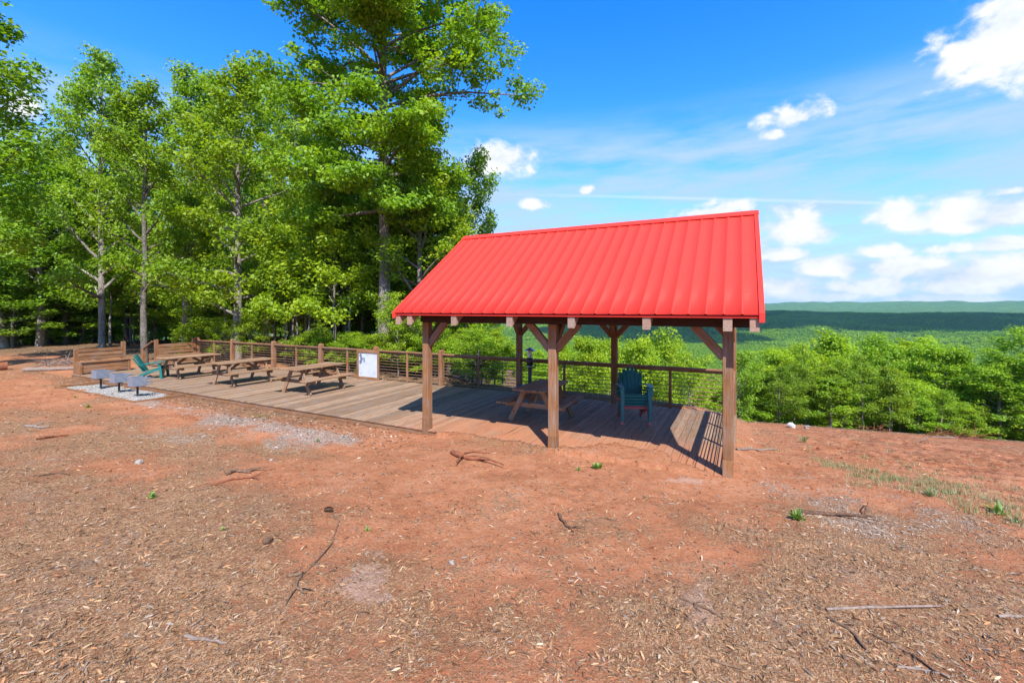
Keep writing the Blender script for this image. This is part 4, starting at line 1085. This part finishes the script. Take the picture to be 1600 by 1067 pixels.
# ------------------------------------------------------------------ the air
def haze():
    m, nt = new_mat('valley_air'); T = NT(nt)
    v = T.n('ShaderNodeVolumePrincipled', i={'Color': (.38, .72, 1.0, 1), 'Density': 5.0e-5, 'Anisotropy': 0.0})
    o = nt.nodes.new('ShaderNodeOutputMaterial'); nt.links.new(v.outputs[0], o.inputs['Volume'])
    ob = box('haze', (19600, 19600, 430), (0, 0, -30), m, None, (0, 0, 0), 0); tag(ob, 'thin blue air over the valley', None, None, 'stuff')
    ob.display_type = 'WIRE'
HAZE = True
if HAZE: haze()

# ------------------------------------------------------------------ litter on the ground
def shards(name, label, x, y, L, W, cols, lift=.003, curl=.12, pitch=.22, roll=.5):
    n = len(x); z = ground_z(x, y)+lift
    yaw = rng.uniform(0, 6.283, n); pi_ = rng.normal(0, pitch, n); ro = rng.normal(0, roll, n)
    d = np.stack([np.cos(yaw)*np.cos(pi_), np.sin(yaw)*np.cos(pi_), np.sin(pi_)], -1)
    s0 = np.stack([-np.sin(yaw), np.cos(yaw), 0*yaw], -1); u0 = np.cross(d, s0)
    s = s0*np.cos(ro)[:, None]+u0*np.sin(ro)[:, None]; u = np.cross(d, s)
    c = np.stack([x, y, z+.35*L*np.abs(np.sin(pi_))+.3*W*np.abs(np.sin(ro))], -1)
    V = np.zeros((n, 6, 3)); k = rng.uniform(.3, 1, (n, 2))
    for j, (a, ww, up) in enumerate(((-.5, .6, -curl), (0, 1, curl*.6), (.5, .5, -curl))):
        wv = W*ww*(k[:, 0] if j == 0 else k[:, 1] if j == 2 else 1)
        V[:, 2*j] = c+d*(L*a)[:, None]+s*(wv*.5)[:, None]+u*(L*up*.35)[:, None]
        V[:, 2*j+1] = c+d*(L*a)[:, None]-s*(wv*.5)[:, None]+u*(L*up*.35)[:, None]
    Fq = (np.arange(n)*6)[:, None, None]+np.array([[0, 1, 3, 2], [2, 3, 5, 4]])[None]
    me = np_mesh(name, V.reshape(-1, 3), Fq.reshape(-1, 4), False, {'col': ('FACE', 'FLOAT_COLOR', np.repeat(cols, 2, 0))}, M_CHIP)
    return tag(link(name, me), label, None, None, 'stuff')
def pick(n, pal, wts):
    pal = np.array(pal); i = rng.choice(len(pal), n, p=np.array(wts)/np.sum(wts))
    c = pal[i]*rng.uniform(.5, 1.1, (n, 1)); return np.concatenate([c, np.ones((n, 1))], 1)
def fan(n, t0, t1, a0=-1.3, a1=1.3, p=1.0):
    t = np.exp(rng.uniform(math.log(t0), math.log(t1), n)); a = rng.uniform(a0, a1, n)
    return CAM[0]+t*(a*cs-sn), CAM[1]+t*(a*sn+cs), t
x, y, t = fan(300000, 1.3, 18)
mul, grey, pale, lit = zones(x, y)
ok = (rng.random(len(x)) < (.22+.78*np.maximum(mul, grey*.9))*(1-.6*pale)*(.35+1.1*sst(.38, .6, fbm(x*4, y*4, 41, 3)))) & ~((x > -22.7) & (x < .1) & (y > .0) & (y < 4.6) & (ground_z(x, y) < -.02))
x, y, t, grey = x[ok], y[ok], t[ok], grey[ok]; n = len(x)
L = rng.lognormal(math.log(.0145), .62, n)*(1+.075*t); L = np.clip(L, .006, .05+.003*t); W = np.minimum(L*rng.uniform(.10, .34, n), .012+.001*t)
cols = pick(n, [(.36, .22, .118), (.23, .132, .072), (.40, .255, .138), (.44, .215, .10), (.11, .066, .042), (.48, .37, .26), (.29, .24, .20)], [5, 4.5, 3.0, 3.5, 3.0, .5, 1.0])
gw = np.clip(grey+rng.normal(0, .2, n), 0, 1)[:, None]*.8
gc = rng.uniform(.16, .55, (n, 1))*np.array([[1, .91, .85, 1]]); gc[:, 3] = 1
cols = cols*(1-gw)+gc*gw
shards('bark_chips', 'shredded bark chips scattered over the red clay', x, y, L, W, cols)
x, y, t = fan(44000, 7, 34)
_, _, _, lit = zones(x, y); edge = np.exp(-((y+.55)/.5)**2)*(x < -5.8)*(x > -22)
ok = (rng.random(len(x)) < np.maximum(lit*.8, edge)) & ~((x > -22.7) & (x < .1) & (y > 0) & (y < 4.6)); x, y, t = x[ok], y[ok], t[ok]; n = len(x)
L = rng.uniform(.032, .072, n)*(1+.012*t); W = L*rng.uniform(.45, .7, n)
shards('fallen_leaves', 'dry brown leaves along the deck edge and under the trees', x, y, L, W, pick(n, [(.32, .165, .10), (.40, .26, .19), (.20, .105, .068), (.46, .36, .29)], [4, 3, 2, .5]), curl=.2, pitch=.16, roll=.25)
def clods():
    x, y, t = fan(26000, 1.6, 30); mul, _, _, lit = zones(x, y)
    ok = (rng.random(len(x)) < np.clip(1.3-2.6*mul, 0, 1)*(1-lit)*(.35+.65*(x > .5))) & ~((x > -22.7) & (x < .1) & (y > -.05) & (y < 4.6)); x, y, t = x[ok], y[ok], t[ok]; n = len(x)
    s = np.clip(rng.lognormal(math.log(.008), .55, n)*(1+.055*t), .004, .012+.004*t)
    base = np.array([(1, 0, 0), (0, 1, 0), (-1, 0, 0), (0, -1, 0), (0, 0, .75)], float)
    V = base[None]*rng.uniform(.55, 1.25, (n, 5, 1))*s[:, None, None]+np.stack([x, y, ground_z(x, y)], -1)[:, None]
    a = rng.uniform(0, 1.5, n)
    Fq = (np.arange(n)*5)[:, None, None]+np.array([[0, 1, 4], [1, 2, 4], [2, 3, 4], [3, 0, 4]])[None]
    cols = pick(n, [(.30, .10, .048), (.22, .068, .032), (.36, .155, .085)], [3, 2, 1])
    me = np_mesh('soil_clods', V.reshape(-1, 3), Fq.reshape(-1, 3), False, {'col': ('FACE', 'FLOAT_COLOR', np.repeat(cols, 4, 0))}, M_CHIP)
    tag(link('soil_clods', me), 'small red clay clods on the bare ground', None, None, 'stuff')
clods()

# sticks, roots and bits of wood: each one its own thing
def stick(pts, r, mat, name, label, cat, twigs=0):
    P = []
    for i in range(len(pts)-1):
        a, b = spot(*pts[i]), spot(*pts[i+1])
        for k in range(5 if i == 0 else 4):
            s = (k if i == 0 else k+1)/4
            q = a.lerp(b, s); q.x += random.uniform(-1, 1)*r*.6; q.y += random.uniform(-1, 1)*r*.6
            q.z = max(q.z, float(ground_z(q.x, q.y)))+r*.65; P.append(q[:])
    n = len(P); rad = [r*(1.15-.6*i/n)*random.uniform(.85, 1.12) for i in range(n)]; rad[0] *= .6; rad[-1] *= .5
    tubes = [(P, rad, 7)]
    for k in range(twigs):
        i = random.randrange(1, n-1); p = Vector(P[i]); d = (Vector(P[min(i+1, n-1)])-Vector(P[i-1])).normalized()
        a = random.choice((-1, 1))*random.uniform(.5, 1.0); d.rotate(Euler((0, 0, a))); l = r*random.uniform(8, 18)
        tubes.append(([p[:], (p+d*l*.5+Vector((0, 0, l*.12)))[:], (p+d*l+Vector((0, 0, l*.10)))[:]], [r*.5, r*.35, r*.2], 5))
    o = link(name, tubes_mesh(name, tubes, mat)); return tag(o, label, cat)
stick([(1290, 950), (1380, 947), (1474, 947)], .012, M_GREYSTICK, 'stick', 'long straight grey stick lying level at the lower right', 'stick')
stick([(1293, 962), (1330, 985), (1360, 1018)], .012, M_BARKSTICK, 'stick', 'thick dark stick below the straight grey one', 'stick', 1)
stick([(1365, 992), (1425, 1022), (1490, 1062)], .009, M_BARKSTICK, 'stick', 'long brown branch running to the bottom edge at the lower right', 'stick', 3)
stick([(1402, 1038), (1450, 1046), (1490, 1056)], .009, M_GREYSTICK, 'stick', 'thin grey twig beside the long brown branch', 'stick')
stick([(1108, 1028), (1170, 1047), (1242, 1052)], .006, M_BARKSTICK, 'stick', 'thin dark twig near the bottom edge right of centre', 'stick')
stick([(1238, 800), (1300, 803), (1366, 807)], .026, M_DARKBARK, 'stick', 'rotten dark branch lying right of the green weed clump', 'stick', 2)
stick([(872, 802), (882, 818), (896, 829)], .018, M_DARKBARK, 'wood_chunk', 'rotten dark wood chunk in the middle of the clay', 'wood chunk', 1)
stick([(905, 812), (940, 808), (968, 812)], .008, M_BARKSTICK, 'stick', 'thin twig right of the rotten wood chunk', 'stick', 3)
stick([(455, 912), (490, 880), (520, 845), (530, 812), (516, 797)], .007, M_BARKSTICK, 'root', 'thin curved root ending at a pine cone', 'root', 2)
stick([(448, 900), (470, 895), (462, 918), (480, 925)], .016, M_BARKSTICK, 'root', 'gnarled root knot at the foot of the curved root', 'root', 3)
stick([(702, 708), (730, 716), (758, 720)], .045, M_REDSTICK, 'wood_chunk', 'reddish gnarled wood chunk in front of the middle shelter post', 'wood chunk', 3)
stick([(58, 686), (85, 682), (109, 679)], .022, M_REDSTICK, 'stick', 'reddish stick lying at the far left of the clearing', 'stick')
stick([(335, 757), (365, 748), (402, 744)], .020, M_REDSTICK, 'stick', 'reddish stick among wood scraps in front of the open deck', 'stick', 2)
stick([(352, 741), (370, 735), (390, 738)], .030, M_BARKSTICK, 'wood_chunk', 'brown wood scrap above the reddish stick', 'wood chunk', 2)
stick([(1562, 962), (1582, 960), (1604, 964)], .014, M_GREYSTICK, 'stick', 'pale stick cut off by the right edge', 'stick')
stick([(470, 972), (505, 985), (541, 1001)], .005, M_BARKSTICK, 'stick', 'hair thin twig left of the bottom centre', 'stick')
stick([(1152, 702), (1185, 703), (1216, 701)], .026, M_GREYSTICK, 'stick', 'pale weathered branch beside the corner post of the shelter', 'stick')
stick([(288, 992), (320, 998), (356, 1002)], .012, M_GREYSTICK, 'stick', 'grey stick near the bottom left', 'stick')
stick([(1060, 932), (1105, 950), (1130, 965)], .010, M_BARKSTICK, 'stick', 'dark stick across the pale rut at the lower centre right', 'stick', 2)
stick([(1500, 676), (1450, 678), (1440, 690)], .03, M_GREYSTICK, 'stick', 'bleached branch sticking out of the brush at the clearing edge', 'stick', 3)
stick([(60, 742), (92, 738), (110, 741)], .012, M_DARKBARK, 'stick', 'short dark stick on the mulch at the left', 'stick')
stick([(40, 665), (60, 668), (75, 667)], .030, M_GREYSTICK, 'stick', 'grey branch piece on the pale mulch at the left', 'stick', 1)
# pine cones
def cone(u, v, rz, label):
    p = spot(u, v); o = empty('pine_cone', (p.x, p.y, p.z+.028), rz, label, 'pine cone', 'pine cones'); o.rotation_euler.y = 1.45
    Vs, Fs, k0 = [], [], 0
    for i in range(70):
        f = i/70; a = i*2.4; r = .034*math.sin(math.pi*(.12+.82*f))**.7; z = -.05+.10*f
        c = np.array([math.cos(a), math.sin(a), 0]); s = np.array([-math.sin(a), math.cos(a), 0]); w_ = .011
        for q in (c*r*.35+UP*z, c*r*.8+s*w_+UP*(z+.004), c*r*1.1+UP*(z+.012), c*r*.8-s*w_+UP*(z+.004)): Vs.append(q)
        Fs.append((k0, k0+1, k0+2, k0+3)); k0 += 4
    link('scales', np_mesh('scales', Vs, Fs, False), M_CONE, o); lathe('core', [(.001, -.05), (.014, -.03), (.015, .02), (.001, .05)], 8, M_CONE, o)
cone(513, 798, .4, 'pine cone at the end of the thin curved root'); cone(418, 846, 1.9, 'pine cone lying alone left of the curved root')
def rock(u, v, s, label, mat):
    p = spot(u, v); bm = bmesh.new(); bmesh.ops.create_icosphere(bm, subdivisions=2, radius=1); o_ = random.random()*50
    for q in bm.verts:
        k = 1+.45*(float(vnoise(q.co.x*2+o_, q.co.y*2+q.co.z*3, 8))-.5)*2; q.co = Vector((q.co.x*s*k, q.co.y*s*.8*k, q.co.z*s*.8*k))
    tag(bm_obj('stone', bm, mat, None, (p.x, p.y, p.z+s*.3)), label, 'stone')
rock(1237, 667, .16, 'white stone at the far edge of the clearing right of the shelter', simple('white_stone', (.40, .40, .40), .8))
rock(1262, 668, .12, 'small dark stone right of the white one', M_ROCK)
rock(424, 718, .035, 'small grey stone on the clay in front of the deck', M_ROCK)
rock(217, 722, .05, 'grey stone on the clay below the grills', M_ROCK)
rock(706, 878, .03, 'little pale stone near the middle of the foreground', M_ROCK)
# weeds
def weed(u, v, h, n, label, mat=None, wd=.35, tint=(1, 1, 1), spread=1.0):
    p = spot(u, v); rg = np.random.default_rng(int(u*7+v)); Vs, Fs, k0 = [], [], 0
    for i in range(n):
        a = rg.uniform(0, 6.28); tl = rg.uniform(.2, 1.1)*spread; l = h*rg.uniform(.35, .95)
        d = np.array([math.cos(a)*math.sin(tl), math.sin(a)*math.sin(tl), math.cos(tl)]); s = np.array([-math.sin(a), math.cos(a), 0])*l*wd*.5
        b = np.array([rg.normal()*h*.12, rg.normal()*h*.12, 0]); m_ = b+d*l*.55; e = b+d*l-UP*l*.18*tl
        Vs += [b, m_+s, e, m_-s]; Fs.append((k0, k0+1, k0+2, k0+3)); k0 += 4
    o = link('weed', np_mesh('weed', Vs, Fs, False, {'tint': ('FACE', 'FLOAT', rg.random(n))}, mat or M_WEED), None, None, (p.x, p.y, p.z-.01)); o.color = (*tint, 1)
    return tag(o, label, 'weed')
weed(238, 775, .11, 26, 'low leafy green weed on the clay at the left'); weed(349, 826, .06, 14, 'tiny green seedling on the mulch below the leafy weed')
weed(934, 730, .17, 34, 'upright green weed in front of the shaded chairs'); weed(904, 733, .09, 18, 'small weed left of the upright one')
weed(1248, 810, .17, 90, 'bushy bright green weed right of the shelter', None, .14); weed(574, 826, .07, 12, 'tiny weed in the middle of the clay')
weed(1562, 800, .22, 26, 'feathery weed near the right edge', None, .2); weed(1590, 815, .16, 40, 'grassy weed at the right edge', M_GRASS, .1)
weed(1454, 772, .16, 60, 'pale green weed in the chips at the right', M_GRASS, .1); weed(138, 636, .14, 22, 'small green weed below the gravel pad'); weed(118, 620, .10, 16, 'tiny green sprout left of the gravel pad')
weed(1135, 742, .10, 20, 'yellowish sprout at the foot of the corner post', None, .35, (1.5, 1.2, .6)); weed(1255, 690, .3, 40, 'grassy weed on the bare slope right of the shelter', M_GRASS, .09)
weed(497, 688, .13, 22, 'small dry weed in front of the open deck', M_GRASS, .2)
def grass_patch():
    Vs, Fs, tn, k0 = [], [], [], 0; rg = np.random.default_rng(77)
    for (u, v, n, ru, rv) in ((1370, 742, 900, 60, 16), (1440, 755, 1100, 60, 14), (1330, 735, 500, 30, 12), (1500, 745, 500, 60, 16), (1540, 795, 300, 40, 12), (1580, 790, 300, 30, 15), (1280, 690, 250, 40, 10), (1400, 715, 300, 60, 10), (1160, 690, 140, 14, 6)):
        a, b = spot(u, v), None; su = (spot(u+ru, v)-spot(u-ru, v)).length/2; sv = (spot(u, v-rv)-spot(u, v+rv)).length/2
        du = np.array([cs, sn]); dv = np.array([-sn, cs])
        tuft = rg.normal(size=(max(4, n//22), 2))
        q = tuft[rg.integers(0, len(tuft), n)]*np.array([[su, sv]])*.6+rg.normal(size=(n, 2))*.06
        xy = np.array([a.x, a.y])+q[:, :1]*du+q[:, 1:]*dv; z = ground_z(xy[:, 0], xy[:, 1])
        for i in range(n):
            an = rg.uniform(0, 6.28); l = rg.uniform(.04, .13); tl = rg.uniform(.1, 1.0)
            d = np.array([math.cos(an)*math.sin(tl), math.sin(an)*math.sin(tl), math.cos(tl)]); s = np.array([-math.sin(an), math.cos(an), 0])*.0035
            b0 = np.array([xy[i, 0], xy[i, 1], z[i]-.005]); Vs += [b0-s, b0+s, b0+d*l]; Fs.append((k0, k0+1, k0+2)); tn.append(rg.random()); k0 += 3
    tag(link('grass', np_mesh('grass', Vs, Fs, False, {'tint': ('FACE', 'FLOAT', tn)}, M_GRASS)), 'thin pale grass coming up through the chips on the right', None, None, 'stuff')
grass_patch()
# logs and brush at the left
def log(u0, u1, v, r, label, mat, v1=None, shift=0):
    a, b = spot(u0, v), spot(u1, v1 or v); o = empty('fallen_log', a, 0, label, 'log')
    P = [((b-a)*s+Vector((0, 0, r*.7+random.uniform(-.01, .01)+shift)))[:] for s in np.linspace(0, 1, 7)]
    link('bark', tubes_mesh('bark', [(P, [r*random.uniform(.93, 1.05)*(1-.25*s) for s in np.linspace(0, 1, 7)], 12)], mat), None, o)
    d = (b-a).normalized(); bm = bmesh.new(); bmesh.ops.create_circle(bm, cap_ends=True, radius=r*.99, segments=14)
    e = bm_obj('cut_end', bm, M_CUT, o, (Vector(P[0])-d*.004)[:]); e.rotation_euler = (-d).to_track_quat('Z', 'Y').to_euler()
log(38, 118, 580, .10, 'fallen log with a fresh orange sawn end left of the bench', M_GREYSTICK, 577)
log(10, -60, 577, .20, 'thick cut log with an orange end at the left edge', M_REDSTICK, 580)
def brush(name, label, u, v, n, ln, mat, seed):
    rg = np.random.default_rng(seed); p = spot(u, v); tb = []
    for i in range(n):
        a = rg.uniform(0, 6.28); l = ln*rg.uniform(.4, 1.2); b = np.array([p.x+rg.normal()*ln*.45, p.y+rg.normal()*ln*.3, p.z+rg.uniform(0, .15)])
        el_ = rg.uniform(-.05, .6); d = np.array([math.cos(a)*math.cos(el_), math.sin(a)*math.cos(el_), math.sin(el_)]); P = [b]
        for k in range(5): d = d+rg.normal(size=3)*.2+np.array([0, 0, -.07]); d /= np.linalg.norm(d); P.append(P[-1]+d*l/5)
        P = np.array(P); P[:, 2] = np.maximum(P[:, 2], ground_z(P[:, 0], P[:, 1])+.01); tb.append((P, np.linspace(.016, .004, 6), 5))
    return tag(link(name, tubes_mesh(name, tb, mat)), label, 'brush pile')
brush('brush_pile', 'tangle of bare grey branches on the fallen log left of the bench', 98, 570, 46, 1.3, M_GREYSTICK, 1)
brush('brush_pile', 'heap of reddish brush at the far edge of the clearing', 1500, 672, 60, 1.4, M_REDSTICK, 2)
brush('brush_pile', 'small tangle of roots on the far edge right of the shelter', 1372, 673, 24, .8, M_REDSTICK, 3)
print('objects', len(bpy.data.objects), 'tris', sum(len(m.loops)-2*len(m.polygons) for m in bpy.data.meshes))
